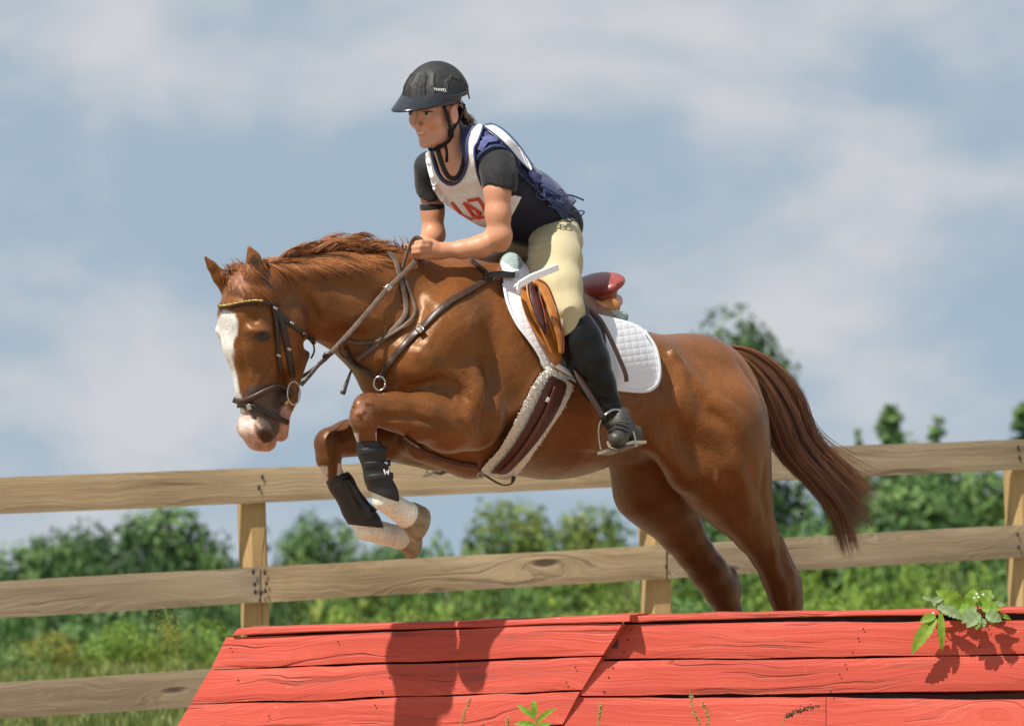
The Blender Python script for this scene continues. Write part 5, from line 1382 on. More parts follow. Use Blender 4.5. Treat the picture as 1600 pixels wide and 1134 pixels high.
# near hand: palm and four curled fingers and a thumb
RF.chain([(688, 392, -.11, 11.5), (674, 391, -.105, 13.5), (662, 388, -.10, 12)], .75, .014)
for i, (x, y, l) in enumerate([(664, 379, -.105), (661, 386, -.112), (661, 393, -.112), (664, 400, -.105)]):
    r = (4.4, 4.6, 4.4, 4.0)[i]
    RF.chain([(x + 6, y, l - .008, r + 1.2), (x - 6, y + .5, l - .014, r + .4), (x - 14, y + 1.5, l + .004, r), (x - 12, y + 2.5, l + .03, r - .3), (x - 4, y + 3, l + .04, r - .6)], 1, .004)
RF.chain([(676, 382, -.10, 8), (665, 375, -.085, 6.5), (654, 374, -.075, 5.2), (648, 377, -.065, 4.2)], 1, .008)
# far arm and hand
RF.chain([(676, 268, .18, 16), (674, 300, .195, 16.5), (676, 330, .195, 17), (677, 366, .19, 16.5)], 1, .02)
RF.chain([(677, 368, .19, 18), (664, 384, .15, 14), (652, 392, .11, 11)], 1, .02)
RF.chain([(652, 392, .11, 11), (645, 392, .075, 13)], 1, .012)
for i in range(4): RF.chain([(646, 384 + 5.5 * i, .075, 5), (636, 385 + 5.5 * i, .06, 4.6), (636, 386 + 5.5 * i, .03, 4.2), (643, 387 + 5.5 * i, .02, 3.8)], 1, .004)
def skin_col(M):
    px = M[:, 0] * 500; py = -M[:, 1] * 500; L_ = (M - HC) @ HR; f, s, u = L_.T
    C = np.empty((len(M), 3)); C[:] = (.64, .34, .24)
    arm = py > 290; C[arm] = (.54, .255, .145)
    hd = py < 245
    g = lambda cf, cs, cu, rf, rs, ru: np.exp(-(((f - cf) / rf) ** 2 + ((np.abs(s) - cs) / rs) ** 2 + ((u - cu) / ru) ** 2)) * hd
    def mixc(w, c):
        nonlocal C
        C = C * (1 - w[:, None]) + np.array(c) * w[:, None]
    mixc(g(.07, .036, -.035, .03, .02, .02) * .45, (.62, .22, .15))
    lip = hd & (f > .080) & (np.abs(s) < .021) & (u > -.0715 + np.abs(s) * .35) & (u < -.0535 - np.abs(s) * .15); C[lip] = C[lip] * .3 + np.array((.52, .17, .15)) * .7
    mth = hd & (f > .075) & (np.abs(s) < .017) & (np.abs(u + .0610 - np.abs(s) * .12) < .0017); C[mth] = (.75, .68, .62)
    eye = hd & (f > .07) & (np.abs(np.abs(s) - .0315) < .0125) & (np.abs(u - .001) < .0055); C[eye] = (.5, .44, .40)
    iris = eye & (np.abs(np.abs(s) - .031 - .001) < .0060); C[iris] = (.03, .022, .018)
    lash = hd & (f > .07) & (np.abs(np.abs(s) - .0315) < .0145) & (u > .0040) & (u < .0075); C[lash] = (.06, .03, .02)
    brow = hd & (f > .06) & (np.abs(s) > .014) & (np.abs(s) < .048) & (np.abs(u - .0215) < .0028); C[brow] = C[brow] * .6 + np.array((.10, .06, .035)) * .4
    hair = hd & (((u > .012) & (f < .045)) | ((f < -.035) & (u > -.075)) | (u > .05)); C[hair] = (.07, .04, .02)
    mixc(g(.008, .082, -.012, .02, .02, .03) * .5, (.66, .25, .18))
    return C
fobj('body', RF, skin_mat(), rider, skin_col, relax=1)

HAIR = hair_mat('brown_hair', (.05, .028, .012), (.36, .22, .10))
cv = []
for i in range(420):     # hair gathered at the nape under the helmet
    a = rng.uniform(-1, 1); s = np.linspace(0, 1, 9)
    u0 = rng.uniform(-.035, .02)
    P0 = hp(-.045 - .03 * (1 - abs(a)), .074 * a, u0); P1 = hp(-.112, .020 * a, -.030 + rng.normal(0, .006)); P2 = hp(-.152 + rng.normal(0, .012), .012 * a + rng.normal(0, .005), -.070 + rng.normal(0, .008))
    cv.append(np.array([(1 - t) ** 2 * P0 + 2 * t * (1 - t) * P1 + t * t * P2 for t in s]))
for i in range(60):
    s = np.linspace(0, 1, 7); P0 = hp(-.03 + rng.normal(0, .006), .0765, .012); P1 = hp(-.05, .083, -.02); P2 = hp(-.075, .06, -.045 + rng.normal(0, .008))
    cv.append(np.array([(1 - t) ** 2 * P0 + 2 * t * (1 - t) * P1 + t * t * P2 for t in s]))
strands('hair', cv, .0016, HAIR, rider)

# ---- helmet
hm_m, t, b, out = new_mat('matt_black_helmet')
co = node(t, 'ShaderNodeTexCoord').outputs['Object']; n1 = node(t, 'ShaderNodeTexNoise', {'Vector': co, 'Scale': 40.0, 'Detail': 6.0})
t.links.new(ramp(t, n1.outputs[0], [(.3, (.010, .010, .010)), (.7, (.028, .027, .024))]), b.inputs['Base Color']); b.inputs['Roughness'].default_value = .62
GLOSS = simple('black_gloss_visor', (.018, .020, .024), .22, .3, 20, .1, 80)
GRY = simple('grey_stitching', (.085, .082, .072), .7, .2, 40, .2)
helm = bpy.data.objects.new('helmet', None); COL.objects.link(helm); attach(helm, rider)
def hk(f, s, u, f0=.13): return hp(f, s, u - .21 * (f - f0))
KF = Field(600, 750, 85, 215, -.16, .16, .0030)
def kc(f, s, u): return hp(f, s, u)
KF.ell(hp(-.006, 0, .030), HR, (.119, .096, .121), .01)
KF.ell(hp(-.055, 0, .000), HR, (.070, .082, .062), .02)
KF.cut(hp(.06, 0, .022), -HUp - .22 * HFw)
KF.cut(hp(-.02, 0, -.026), -HUp)
KF.a = np.maximum(KF.a, -KF.a - .016)                 # hollow shell, 16 mm
# vents between ribs over the front
def band(name, pts, r, mat, parent, k=6, off=.0):
    """pts on the helmet surface given as (azimuth from front towards near side, elevation) degrees"""
    P = []
    for az, el in pts:
        a, e = math.radians(az), math.radians(el); d = np.array([math.cos(a) * math.cos(e), math.sin(a) * math.cos(e), math.sin(e)])
        q = 1 / math.sqrt((d[0] / .119) ** 2 + (d[1] / .096) ** 2 + (d[2] / .121) ** 2) + off
        P.append(hk(-.006 + d[0] * q, d[1] * q, .030 + d[2] * q) if name == 'rim_band' else hp(-.006 + d[0] * q, d[1] * q, .030 + d[2] * q))
    return tube(name, catmull(P, 5), r, mat, parent, k)
for az in (-44, -20, 6, 30):        # raised front ribs and vent slots
    for sgn in (-1, 1):
        pass
VENT = simple('vent_dark', (.004, .004, .004), .8, .1, 10, 0)
def groove(pts, r, amp):
    for (a1, e1), (a2, e2) in zip(pts[:-1], pts[1:]):
        Q = []
        for az, el in ((a1, e1), (a2, e2)):
            a, e = math.radians(az), math.radians(el); d = np.array([math.cos(a) * math.cos(e), math.sin(a) * math.cos(e), math.sin(e)])
            q = 1 / math.sqrt((d[0] / .119) ** 2 + (d[1] / .096) ** 2 + (d[2] / .121) ** 2); Q.append(hp(-.006 + d[0] * q, d[1] * q, .030 + d[2] * q))
        KF.cap(Q[0], Q[1], r, r, 1, .006, 'add' if amp > 0 else 'sub')
for az in (-30, -8, 14, 36):
    groove([(az, 10), (az, 30), (az + 3, 52)], 1.7, 1)
for az in (-19, 3, 25):
    groove([(az, 14), (az, 30), (az + 2, 46)], 1.8, -1)
groove([(56, -2), (58, 18), (66, 36), (84, 44), (104, 36), (112, 14)], 1.6, 1)
groove([(126, -4), (124, 20), (116, 40)], 1.6, 1)
fobj('shell', KF, hm_m, helm)
for pts in ([(60, 2), (61, 18), (68, 34), (84, 42), (102, 34), (109, 14)], [(-30, 8), (-30, 30), (-25, 50)], [(-8, 8), (-8, 30), (-4, 52)], [(14, 8), (14, 30), (18, 52)], [(36, 8), (36, 30), (40, 50)], [(-34, 7), (0, 6), (40, 6)], [(118, 0), (117, 20), (110, 38)]):
    band('stitch_line', pts, .0011, GRY, helm, 5, .0045 if abs(pts[0][0]) < 40 else .002)
band('rim_band', [(-80, -10), (-40, 1), (0, 4), (40, 2), (75, -6), (95, -10), (112, -12)], .0070, GLOSS, helm, 8, .001)
# visor
V = []; F = []; nu_, nv_ = 22, 6
for i in range(nu_ + 1):
    a = math.radians(-82 + 164 * i / nu_)
    for j in range(nv_ + 1):
        e = j / nv_; ext = .070 * max(0, math.cos(a)) ** 1.1 * e
        q = 1 / math.sqrt((math.cos(a) / .119) ** 2 + (math.sin(a) / .096) ** 2)
        f_ = -.006 + math.cos(a) * q + ext; s_ = math.sin(a) * q * (1 + .02 * e); u_ = .041 - .010 * (1 - math.cos(a)) - .020 * e * max(0, math.cos(a)) ** .8 - .022 * abs(math.sin(a)) ** 3 * e + .0 - .010 * (s_ / .1) ** 2 * e
        V.append(hk(f_, s_, u_, .19))
n0 = len(V); V += [v - HUp * .004 for v in V]
for i in range(nu_):
    for j in range(nv_):
        a = i * (nv_ + 1) + j; F.append((a, a + 1, a + nv_ + 2, a + nv_ + 1)); F.append((n0 + a, n0 + a + nv_ + 1, n0 + a + nv_ + 2, n0 + a + 1))
for i in range(nu_):
    a = i * (nv_ + 1) + nv_; F.append((a, n0 + a, n0 + a + nv_ + 1, a + nv_ + 1))
wobj('visor', V, F, GLOSS, helm)
for pts, r in (([(.046, .070, .030), (.038, .072, -.01), (.026, .070, -.05), (.014, .060, -.086), (.024, .037, -.108), (.045, .0, -.122), (.02, -.035, -.108), (.0, -.062, -.08), (.012, -.08, .0)], .0075), ([(-.045, .078, .01), (-.030, .077, -.02), (.012, .066, -.066)], .006)):
    tube('harness_strap', catmull(np.array([hp(*p) for p in pts]), 5), r, VENT, helm, 8, flat=.4, flatdir=HNs)
tube('harness_buckle', np.array([hp(.020, .067, -.062), hp(.014, .060, -.086)]), .0095, VENT, helm, 8)
tube('harness_tab', catmull(np.array([hp(.02, .035, -.108), hp(.01, .035, -.13), hp(.012, .03, -.165)]), 4), .008, VENT, helm, 8, flat=.4, flatdir=HNs)
# lettering on the side of the helmet
let = {'T': [[(0, 0), (1, 0)], [(.5, 0), (.5, 1)]], 'R': [[(0, 1), (0, 0), (.8, .1), (.8, .45), (0, .55)], [(.3, .55), (1, 1)]], 'O': [[(.1, .1), (.9, .1), (.9, .9), (.1, .9), (.1, .1)]], 'X': [[(0, 0), (1, 1)], [(1, 0), (0, 1)]], 'E': [[(1, 0), (0, 0), (0, 1), (1, 1)], [(0, .5), (.8, .5)]], 'L': [[(0, 0), (0, 1), (1, 1)]]}
for i, ch in enumerate('TROXEL'):
    for st in let[ch]:
        strap('lettering', [(677.5 + i * 3.7 + a * 2.7, 138 + b_ * 4.4 + i * .25) for a, b_ in st], .8, KF, .0022, WHITE, helm, .0006, sm=False)

# ---- clothes
SHIRT = simple('black_shirt', (.014, .014, .016), .85, .2, 30, .5, 60, sheen=.15, bdist=.006)
NAVY = simple('navy_body_protector', (.032, .040, .125), .75, .2, 26, .5, 140, sheen=.2, bdist=.004)
NAVYD = simple('dark_navy_mesh', (.012, .014, .034), .8, .2, 26, .6, 220, bdist=.003)
BIB = simple('white_bib_cotton', (.84, .83, .84), .85, .03, 14, .6, 22, bdist=.012)
BIND = simple('navy_binding', (.03, .05, .13), .7, .2, 60, .2)
REDP = simple('red_print', (.70, .075, .03), .8, .1, 50, .1)
BREE = simple('beige_breeches', (.50, .425, .25), .82, .06, 9, .16, 16, bdist=.014, sheen=.1)
BLK = simple('black_boot_leather', (.009, .009, .009), .27, .3, 12, .12, 9, spec=.22, bdist=.02)
SF = Field(640, 925, 215, 410, -.3, .28, .0048)
SF.chain([(735, 258, 0, 40, 1.5), (772, 292, 0, 52, 1.25), (826, 335, 0, 45, 1.35), (866, 352, 0, 40, 1.6)], 1.4, .04)
SF.chain([(752, 262, -.10, 17), (777, 256, -.175, 25.5), (780, 278, -.20, 25), (782, 302, -.21, 25.5)], 1, .03)
SF.chain([(728, 250, .10, 24), (673, 262, .175, 23), (673, 285, .195, 21.5), (673, 315, .195, 21.5)], 1, .03)
for d_ in (0,):
    arm_cut = None
# hems: cut the sleeves without touching the trunk
def cut_local(Fd, P, nrm, c, rad):
    n = AX.T @ (np.asarray(nrm, float) / np.linalg.norm(nrm)); Pg = toG(P); cg = toG(c)
    bx = Fd._box(cg - rad, cg + rad); sl, (x, y, z) = bx
    d = ((x - Pg[0]) * n[0] + (y - Pg[1]) * n[1] + (z - Pg[2]) * n[2])
    Fd.a[sl] = np.where((x - cg[0]) ** 2 + (y - cg[1]) ** 2 + (z - cg[2]) ** 2 < rad ** 2, np.maximum(Fd.a[sl], d), Fd.a[sl]).astype(np.float32)
cut_local(SF, H(782, 293, -.21), (-.25, -1, 0), H(784, 330, -.25), .095)
cut_local(SF, H(672, 303, .2), (0, -1, 0), H(672, 335, .22), .08)
SF.stroke([(764, 262), (775, 278), (780, 290)], 4, -.003); SF.stroke([(790, 256), (794, 275), (796, 285)], 4, -.003)
fobj('shirt', SF, SHIRT, rider, relax=3)
VF = Field(640, 935, 185, 405, -.25, .24, .0044)
VF.chain([(718, 228, 0, 36, 1.5), (735, 254, 0, 46, 1.42), (770, 288, 0, 59, 1.22), (822, 322, 0, 53, 1.3), (862, 340, 0, 44, 1.5)], 1.4, .035)
VF.chain([(745, 222, -.07, 26), (768, 236, -.14, 30), (778, 256, -.14, 30)], 1, .03)
VF.chain([(690, 222, .09, 15), (690, 240, .12, 20)], 1, .03)
VF.cut(H(868, 358, 0), (1, -.75, 0))
# openings: neck and arms
VF.cap(H(694, 205, -.01), H(708, 262, -.03), 22, 19, 1.25, .008, 'sub')
VF.cap(H(722, 180, 0), H(716, 222, -.005), 30, 27, 1.0, .008, 'sub')
VF.cap(H(778, 266, -.19), H(800, 270, -.34), 29, 34, 1, .008, 'sub')
VF.cap(H(674, 272, .14), H(664, 272, .30), 30, 30, 1, .008, 'sub')
for p in ([(752, 212), (760, 226), (752, 240)], [(760, 226), (778, 216)], [(778, 216), (800, 232), (812, 250)], [(778, 216), (770, 202)], [(800, 232), (812, 226)], [(820, 265), (836, 256)], [(826, 285), (852, 275)], [(812, 250), (850, 262)], [(838, 300), (880, 312)], [(745, 238), (756, 252)]):
    VF.stroke(p, 2.2, -.005)
VF.stroke([(815, 330), (860, 352)], 3, -.003); VF.stroke([(806, 300), (812, 340)], 3, -.003)
fobj('body_protector', VF, NAVY, rider)
drape('side_panel', [(806, 262), (816, 268), (832, 290), (852, 310), (872, 332), (880, 352), (862, 366), (835, 372), (805, 376), (792, 360), (800, 320), (800, 290)], VF, .006, .005, NAVYD, rider, 5)
BIBP = [(665, 240), (669, 236), (674, 238), (678, 256), (683, 270), (690, 281), (700, 288), (709, 288), (717, 283), (725, 271), (729, 256), (729, 237), (729, 221), (732, 207), (738, 197), (748, 194), (755, 195), (752, 206), (746, 222), (741, 232), (742, 250), (746, 272), (752, 290), (766, 300), (790, 302), (815, 308), (806, 326), (797, 342), (780, 354), (764, 357), (750, 354), (730, 343), (707, 327), (688, 314), (677, 297), (670, 272), (665, 252)]
bib = drape('number_bib', BIBP, VF, .009, .006, BIB, rider, 4, rnd=False, disp=lambda x, y: .0025 * np.sin(x * .16 + y * .11) * np.sin(y * .17 - x * .05))
strap('bib_binding', [(674, 238), (678, 256), (683, 270), (690, 281), (700, 288), (709, 288), (717, 283), (725, 271), (729, 256), (729, 237), (729, 221), (733, 206)], 4.5, VF, .013, BIND, rider, .004)
strap('bib_binding', [(755, 195), (752, 206), (746, 222), (741, 232), (742, 250), (746, 272), (753, 291)], 3, VF, .013, BIND, rider, .004)
drape('number_bib_back', [(757, 198), (771, 196), (790, 208), (812, 232), (830, 258), (828, 266), (812, 252), (795, 232), (775, 214), (762, 204)], VF, .008, .005, BIB, rider, 4)
strap('bib_binding', [(755, 197), (764, 203), (778, 214), (796, 232), (812, 251), (828, 266)], 2.5, VF, .011, BIND, rider, .003)
strap('bib_binding', [(757, 195), (771, 194), (791, 206), (813, 230), (832, 258)], 2, VF, .011, BIND, rider, .003)
def digits(name, paths, w, par):
    for p in paths: strap(name, p, w, VF, .0118, REDP, par, .0006, sm=False)
digits('digit_one', [[(705, 316.5), (712, 326), (720, 334)], ], 4.6, bib); digits('digit_one', [[(717, 333), (728, 339), (738, 344)]], 2.2, bib)
digits('digit_four', [[(724, 317), (733, 329), (742, 341)], [(740, 340), (750, 341), (761, 338)], [(725, 318), (740, 326), (753, 335)], [(745, 331), (750, 340)]], 4.6, bib)
digits('digit_seven', [[(730, 314), (740, 312.5), (749, 311)], [(747, 311), (754, 321), (759, 332)]], 5.2, bib)
strap('shirt_collar', [(683, 230), (688, 250), (696, 270), (705, 279), (714, 277), (721, 265), (725, 248), (725, 228)], 7, RF, .003, SHIRT, rider, .003)
PANEL = simple('navy_padded_panel', (.075, .085, .23), .7, .2, 40, .4, 200)
for pl in ([(752, 215), (766, 211), (777, 215), (779, 220), (766, 222), (759, 223)], [(746, 223), (755, 218), (763, 222), (753, 236), (745, 233)], [(783, 217), (793, 222), (800, 230), (792, 231), (782, 224)], [(806, 236), (815, 243), (822, 256), (812, 254), (804, 244)], [(826, 262), (838, 272), (846, 286), (834, 284), (826, 272)], [(845, 282), (858, 292), (866, 304), (854, 302), (846, 292)]):
    drape('padded_panel', pl, VF, .006, .005, PANEL, rider, 3, rnd=False)
strap('armhole_binding', [(744, 250), (750, 241), (762, 232), (775, 228), (790, 231), (803, 242), (812, 256)], 4, VF, .008, BIND, rider, .004)
# laces at the waist
for i in range(11):
    q = i / 10; x = 806 + q * 74; y = 262 + q * 70
    strap('lace', [(x - 5, y + 9), (x + 6, y - 3)], 1.8, VF, .010, NAVYD, rider, .002, sm=False); strap('lace', [(x - 6, y - 1), (x + 6, y + 8)], 1.8, VF, .011, BIND, rider, .002, sm=False)
def lace(pts, l0=-.17, r=.0022): tube('lace_end', catmull(P3(*[(x, y, l0 + (l or 0)) for x, y, l in pts]), 6), r, BIND, rider, 5)
lace([(838, 300, .02), (848, 290, 0), (860, 298, -.01), (876, 306, 0), (890, 305, .02), (900, 308, .03), (912, 313, .04)], r=.003)
lace([(862, 318, 0), (878, 330, -.01), (892, 332, .01), (902, 330, .03), (913, 331, .04), (905, 340, .03)])
lace([(868, 305, 0), (874, 296, .01), (880, 300, .01), (877, 316, -.01), (886, 330, 0), (898, 336, .02), (903, 345, .03)])
lace([(842, 300, 0), (856, 312, -.02), (872, 318, -.02), (888, 340, 0), (900, 346, .02)])
lace([(850, 296, 0), (852, 308, -.02), (866, 322, -.02), (880, 338, 0), (892, 348, .01)])
lace([(832, 280, .01), (840, 296, -.01), (838, 306, -.015), (848, 312, -.015), (862, 310, -.01)])
lace([(858, 322, 0), (870, 328, -.015), (884, 346, -.005), (896, 344, .01)])
lace([(876, 300, .02), (886, 306, .02), (882, 318, .01), (870, 320, -.005)])
# ---- arm band on the far arm
AF = Field(640, 715, 295, 350, .1, .27, .004)
AF.chain([(675, 318, .195, 20), (676, 332, .195, 19)], 1, .01); AF.cut(H(676, 319, .2), (0, 1, 0)); AF.cut(H(676, 331.5, .2), (0, -1, 0)); fobj('arm_band', AF, SHIRT, rider)
# ---- breeches
BF = Field(690, 935, 330, 545, -.42, .42, .0055)
BF.chain([(858, 360, 0, 40, 1.5), (862, 378, 0, 41, 1.3)], 1.4, .03)
BF.chain([(866, 376, -.10, 41), (867, 410, -.19, 41), (873, 450, -.265, 35), (884, 486, -.315, 27), (890, 510, -.33, 24)], 1, .03)
BF.chain([(811, 372, .10, 44), (746, 410, .19, 44), (706, 450, .27, 36), (694, 486, .31, 27), (696, 510, .33, 24)], 1, .03)
BF.cut(H(862, 348, 0), (-.3, 1, 0))
for p in ([(808, 392), (835, 392), (858, 384)], [(806, 402), (830, 404), (850, 399)], [(812, 384), (838, 380), (862, 374)], [(815, 414), (832, 414), (845, 410)]):
    BF.stroke(p, 4, -.006); BF.stroke([(a, c + 6) for a, c in p], 4, .004)
for p in ([(880, 352), (894, 360), (903, 375), (906, 400)], [(903, 422), (902, 450), (903, 480)]): BF.stroke(p, 1.8, .0010)
BF.stroke([(868, 500), (885, 498), (902, 488)], 3, -.004); BF.stroke([(862, 480), (880, 486), (900, 478)], 4, .003); BF.stroke([(866, 440), (870, 470)], 8, .003)
fobj('breeches', BF, BREE, rider, relax=5)
# ---- riding boots
def bootf(sgn):
    W_ = (lambda x, y, l: (x, y, l)) if sgn < 0 else None
    A = Field(865, 1015, 465, 725, -.52, -.25, .0048)
    A.chain([(897, 502, -.325, 28), (906, 530, -.335, 33), (919, 562, -.35, 32.5), (934, 600, -.36, 27), (950, 632, -.375, 19.5), (958, 652, -.385, 18)], 1, .02)
    A.chain([(960, 655, -.385, 18), (966, 668, -.40, 15)], 1, .02)
    A.cut(H(896, 504, -.33), (-.55, 1, .1))
    A.cap(H(930, 560, -.26), H(940, 600, -.28), 6, 6, 1, .02, 'sub')
    return A
A = bootf(-1)
A.stroke([(930, 600), (942, 612), (954, 608)], 5, -.006); A.stroke([(936, 622), (948, 628), (960, 622)], 4, -.005); A.stroke([(925, 580), (940, 590)], 6, .004); A.stroke([(945, 612), (952, 625)], 4, .005)
fobj('riding_boot', A, BLK, rider)
SHOE = simple('dusty_shoe_leather', (.05, .045, .036), .45, .5, 30, .4, 80); SOLE = simple('dusty_sole', (.20, .165, .115), .85, .3, 40, .5, 90)
def shoe(cx, cy, lat, sgn=1, s=1.0):
    A = Field(cx - 50, cx + 60, cy - 45, cy + 55, lat - .16, lat + .16, .0036)
    A.chain([(cx + 3, cy - 12, lat + .015, 16 * s), (cx + 3, cy + 4, lat, 16 * s), (cx, cy + 16, lat - .03 * sgn, 15 * s), (cx - 3, cy + 22, lat - .055 * sgn, 12 * s)], 1.0, .015)
    A.chain([(cx + 3, cy + 4, lat, 14 * s), (cx + 24, cy + 14, lat + .02, 14 * s)], 1.0, .02)
    A.cut(H(cx, cy + 30 * s, lat), (-.22, -1, .25))
    fobj('shoe', A, SHOE, rider)
    B_ = Field(cx - 50, cx + 60, cy - 45, cy + 65, lat - .16, lat + .16, .0036)
    B_.chain([(cx - 3, cy + 26, lat - .052 * sgn, 14.5 * s), (cx, cy + 24, lat - .02 * sgn, 16 * s), (cx + 24, cy + 20, lat + .02, 14 * s)], 1.0, .015)
    B_.cut(H(cx, cy + 36 * s, lat), (-.22, -1, .25)); B_.cut(H(cx, cy + 25 * s, lat), (.22, 1, -.25)); fobj('shoe_sole', B_, SOLE, rider)
    return A
A = shoe(966, 664, -.42, s=1.06)
for k in range(3): strap('shoe_strap', [(948 + k, 664 + k * 6), (964, 657 + k * 6), (984 - k, 661 + k * 7)], 3.4, A, .002, BLK if k else SHOE, rider, .003)
# far leg below the knee
A = Field(640, 790, 480, 760, .2, .46, .0075)
A.chain([(694, 500, .33, 27), (700, 560, .34, 29), (694, 640, .35, 22), (690, 700, .355, 17)], 1, .02); fobj('riding_boot', A, BLK, rider)
shoe(689, 706, .36, 1, .75)
# ============================================================ WEEDS AND SMALL THINGS
WL = [leaf_mat('weed_leaf_bright', (.13, .25, .025), (.22, .38, .04), (.32, .46, .06), .4), leaf_mat('weed_leaf_pale', (.16, .24, .10), (.24, .34, .15), (.33, .42, .22), .35)]
STEM = simple('weed_stem', (.16, .24, .06), .7, .2, 60, 0); PETAL = simple('white_petals', (.85, .85, .8), .8, .05, 60, 0)
def leaf(T, base, tip, width, mat, fold=.25, droop=.2, nrm=None, seed=0, teeth=True):
    """one serrated leaf blade from base to tip (world)"""
    R = np.random.default_rng(seed); base = np.asarray(base, float); tip = np.asarray(tip, float); d = tip - base; ln = np.linalg.norm(d)
    n0 = np.asarray(nrm if nrm is not None else (-.2, -1, .35), float); n0 -= d * (n0 @ d) / ln ** 2; n0 /= np.linalg.norm(n0); sd = np.cross(d / ln, n0); m = 15
    V = []; C = []
    for i in range(m + 1):
        s = i / m; w = width * math.sin(math.pi * min(1, s * .93 + .05)) ** .75 * (1 - .25 * s) * (1 + (.13 * (1 if i % 2 else -1) if teeth else 0))
        c = base + d * s + n0 * droop * ln * math.sin(s * 2.6) * .5 - np.array([0, 0, 1]) * droop * ln * s * s * .5
        for q in (-1, -.5, 0, .5, 1):
            V.append(c + sd * w * q + n0 * (abs(q) * fold * w + .06 * w * math.sin(s * 19 + q * 2))); C.append([min(1, max(0, .5 + R.normal(0, .12) - .25 * (q == 0)))] * 3)
    F = [(i * 5 + j, i * 5 + j + 1, i * 5 + j + 6, i * 5 + j + 5) for i in range(m) for j in range(4)]
    return mesh_obj('leaf', V, F, mat, T, cols=C)
def lp(px, py, off): return jp(px, py, True, off)
w1 = thing('leafy_weed', 'bright green leafy weed with tiny white flowers hanging over the red jump at right', 'weed', lp(1530, 960, -.02))
def stem(T, pts, r=.0022): tube('stem', catmull(pts, 6), r, STEM, T, 5, space='W')
stem(w1, [lp(1530, 985, -.06), lp(1529, 962, .0), lp(1527, 945, .03), lp(1524, 930, .035)])
stem(w1, [lp(1530, 975, -.04), lp(1510, 962, .02), lp(1480, 958, .045), lp(1462, 950, .055), lp(1457, 938, .05)])
stem(w1, [lp(1532, 968, -.01), lp(1545, 950, .03), lp(1558, 942, .04)])
LV = [((1506, 949, .02), (1468, 922, .04), 11, 0), ((1516, 950, .03), (1521, 921, .03), 9, 0), ((1462, 965, .055), (1430, 1008, .045), 9, 0), ((1470, 956, .05), (1472, 1003, .035), 5, 0),
      ((1466, 948, .05), (1504, 962, .05), 7, 1), ((1530, 958, .05), (1513, 975, .07), 9, 1), ((1524, 948, .04), (1506, 968, .06), 7, 1), ((1532, 942, .03), (1546, 922, .035), 9, 0),
      ((1534, 950, .05), (1560, 948, .05), 8, 0), ((1540, 960, .06), (1562, 966, .06), 8, 1), ((1550, 944, .04), (1569, 943, .04), 4, 1), ((1459, 938, .05), (1443, 932, .05), 3, 1),
      ((1458, 940, .05), (1472, 934, .05), 4, 1), ((1462, 962, .055), (1441, 968, .055), 6, 0), ((1528, 966, .06), (1526, 980, .07), 5, 0), ((1536, 966, .06), (1535, 979, .06), 5, 1),
      ((1518, 956, .04), (1500, 948, .02), 9, 0), ((1540, 936, .035), (1552, 929, .04), 5, 1), ((1562, 960, .04), (1577, 965, .03), 3, 0), ((1545, 955, .05), (1550, 972, .055), 6, 0)]
for i, (a, b_, w, mm_) in enumerate(LV): leaf(w1, lp(*a), lp(a[0] + (b_[0] - a[0]) * 1.15, a[1] + (b_[1] - a[1]) * 1.15, b_[2]), w * 1.3 / 500, WL[mm_], seed=i)
for i, (x, y) in enumerate([(1526, 927), (1536, 928), (1522, 933), (1529, 932), (1461, 943), (1471, 944), (1467, 947), (1458, 957)]):
    c = lp(x, y, .05); V = [c]; F = []
    for k in range(10):
        a = k * .6283; r = .005 if k % 2 else .0022; V.append(c + RIGHT * math.cos(a) * r + UP * math.sin(a) * r - FWD * .001 * (k % 2))
    mesh_obj('flower', V, [(0, 1 + k, 1 + (k + 1) % 10) for k in range(10)], PETAL, w1, smooth=False)
w2 = thing('small_weed', 'small green weed with five leaves in front of the lower planks, right of the shadow', 'weed', jp(838, 1150, False, .05))
bz = lambda x, y, o=.06: jp(x, y, False, o)
stem(w2, [bz(838, 1190, .03), bz(838, 1150), bz(836, 1120), bz(833, 1095)])
for i, (a, b_, w) in enumerate([((836, 1122, .06), (808, 1097, .07), 5), ((836, 1118, .06), (834, 1090, .06), 6), ((838, 1128, .06), (869, 1102, .07), 5), ((837, 1132, .06), (803, 1127, .08), 5), ((838, 1135, .06), (862, 1128, .08), 5)]): leaf(w2, bz(*a), bz(*b_), w / 500, WL[0], seed=40 + i)
SEED = simple('dry_seed', (.36, .27, .09), .8, .3, 80, 0)
def seedhead(label, pts, right, r=.0045, n=26, mat=SEED):
    T = thing('seed_stalk', label, 'weed', jp(pts[0][0], pts[0][1], right, .05), 'thin dry seed stalks in front of the jump')
    P = catmull(np.array([jp(x, y, right, .06) for x, y in pts]), 8); tube('stem', P, .0014, STEM, T, 4, space='W')
    parts = []; R = np.random.default_rng(int(pts[0][0]))
    for k in range(n * 3):
        c = P[int(len(P) * (.35 + .64 * R.random()))] + R.normal(0, .0035, 3); q = R.uniform(.5, 1) * r * .6
        parts.append(([c + np.array(v) * q for v in ((1, 0, 0), (0, 1, 0), (-1, 0, 0), (0, -1, 0), (0, 0, -1.2), (0, 0, 1.2))], [(0, 1, 4), (1, 2, 4), (2, 3, 4), (3, 0, 4), (1, 0, 5), (2, 1, 5), (3, 2, 5), (0, 3, 5)]))
    V, F = merge(parts); o = mesh_obj('seeds', V, F, mat, T); o['kind'] = 'stuff'
seedhead('dry seed stalk standing in front of the shadow on the jump', [(716, 1190), (721, 1134), (727, 1112), (734, 1091)], False)
seedhead('short dry seed stalk left of the small green weed, at the bottom edge', [(792, 1190), (793, 1140), (793, 1122)], False)
seedhead('reddish seed stalk on the right panel close to its overlapping joint', [(930, 1200), (935, 1134), (938, 1110), (939, 1100)], True)
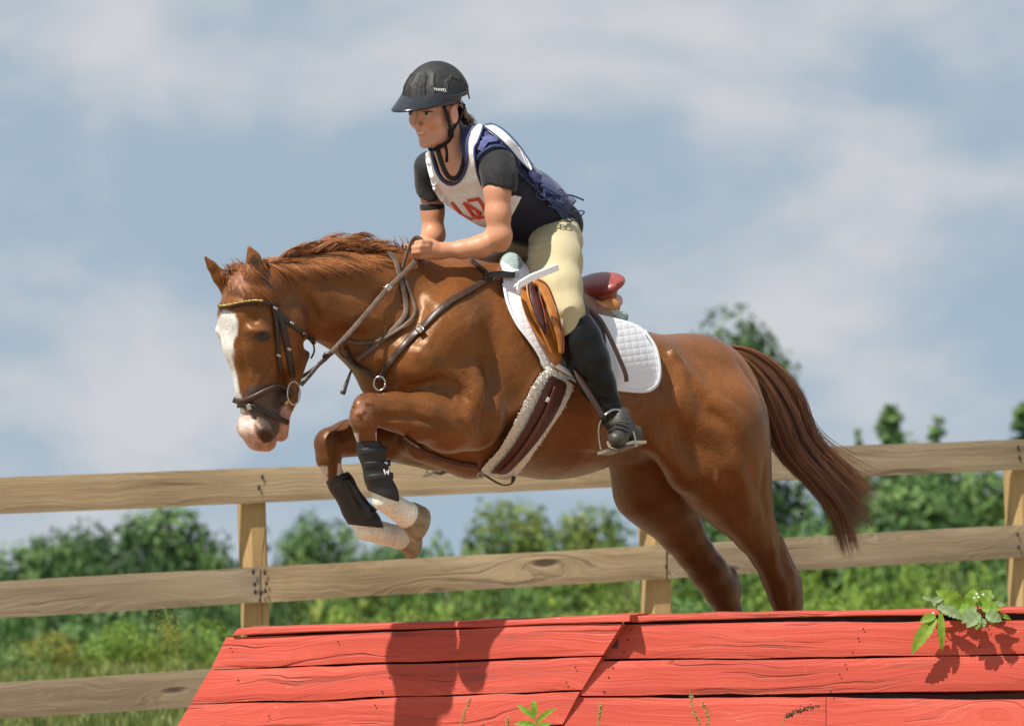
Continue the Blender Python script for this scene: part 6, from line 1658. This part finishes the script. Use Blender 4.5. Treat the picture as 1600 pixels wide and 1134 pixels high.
seedhead('tallest curved yellow seed stalk on the right panel', [(1102, 1200), (1094, 1134), (1084, 1112), (1079, 1082)], True)
seedhead('forked seed stalk just right of the tallest curved one', [(1102, 1200), (1107, 1134), (1104, 1110), (1098, 1098)], True)
VINE = simple('dry_vine', (.05, .028, .02), .9, .3, 60, 0)
seedhead('dark dry seed head hanging across the lower right planks', [(1216, 1150), (1226, 1122), (1250, 1110), (1278, 1102)], True, .0045, 60, VINE)
# tall weed behind the fence, under the middle rail
fx = at(262, 1000, 18.6)
w3 = thing('tall_weed', 'thin tall weed with pale yellow flower tips standing behind the fence under the middle rail', 'weed', (fx[0], fx[1], 0))
P = np.array([at(x, y, 18.6) for x, y in [(292, 1320), (288, 1180), (283, 1060), (272, 1000), (256, 945)]]); tube('stem', catmull(P, 5), .004, STEM, w3, 5, space='W')
parts = []; R_ = np.random.default_rng(8)
for k in range(260):
    t_ = R_.random() ** .6; c = at(258 + R_.normal(0, 13) * t_ + (1 - t_) * 22, 945 + R_.uniform(0, 34) + (1 - t_) * 70, 18.6 + R_.normal(0, .04)); r = R_.uniform(.003, .008)
    a = R_.uniform(0, 6.3); A = np.array([math.cos(a), .2, math.sin(a)]) * r; B = np.array([-math.sin(a), .1, math.cos(a)]) * r * .5
    parts.append(([c - A, c + B, c + A, c - B], [(0, 1, 2, 3)]))
V, F = merge(parts); o = mesh_obj('flower_tips', V, F, LEAF['gold'], w3, cols=np.repeat(R_.random(len(parts)), 4)[:, None] * np.ones((1, 3)), smooth=False); o['kind'] = 'stuff'
# a fly
fl_ = thing('fly', 'tiny dark fly in the air right of the near hind leg', 'insect', m2w(H(1253, 803, -.2))[0])
c = H(1253, 803, -.2)
tube('insect_body', np.array([c - [.007, 0, 0], c - [.003, 0, 0], c + [.003, 0, 0], c + [.007, .001, 0]]), [.0006, .0016, .0016, .0006], VENT, fl_, 6)
for s in (-1, 1): wobj('wing', [c, c + [-.006, .004, s * .002], c + [.003, .005, s * .003]], [(0, 1, 2)], VENT, fl_, smooth=False)
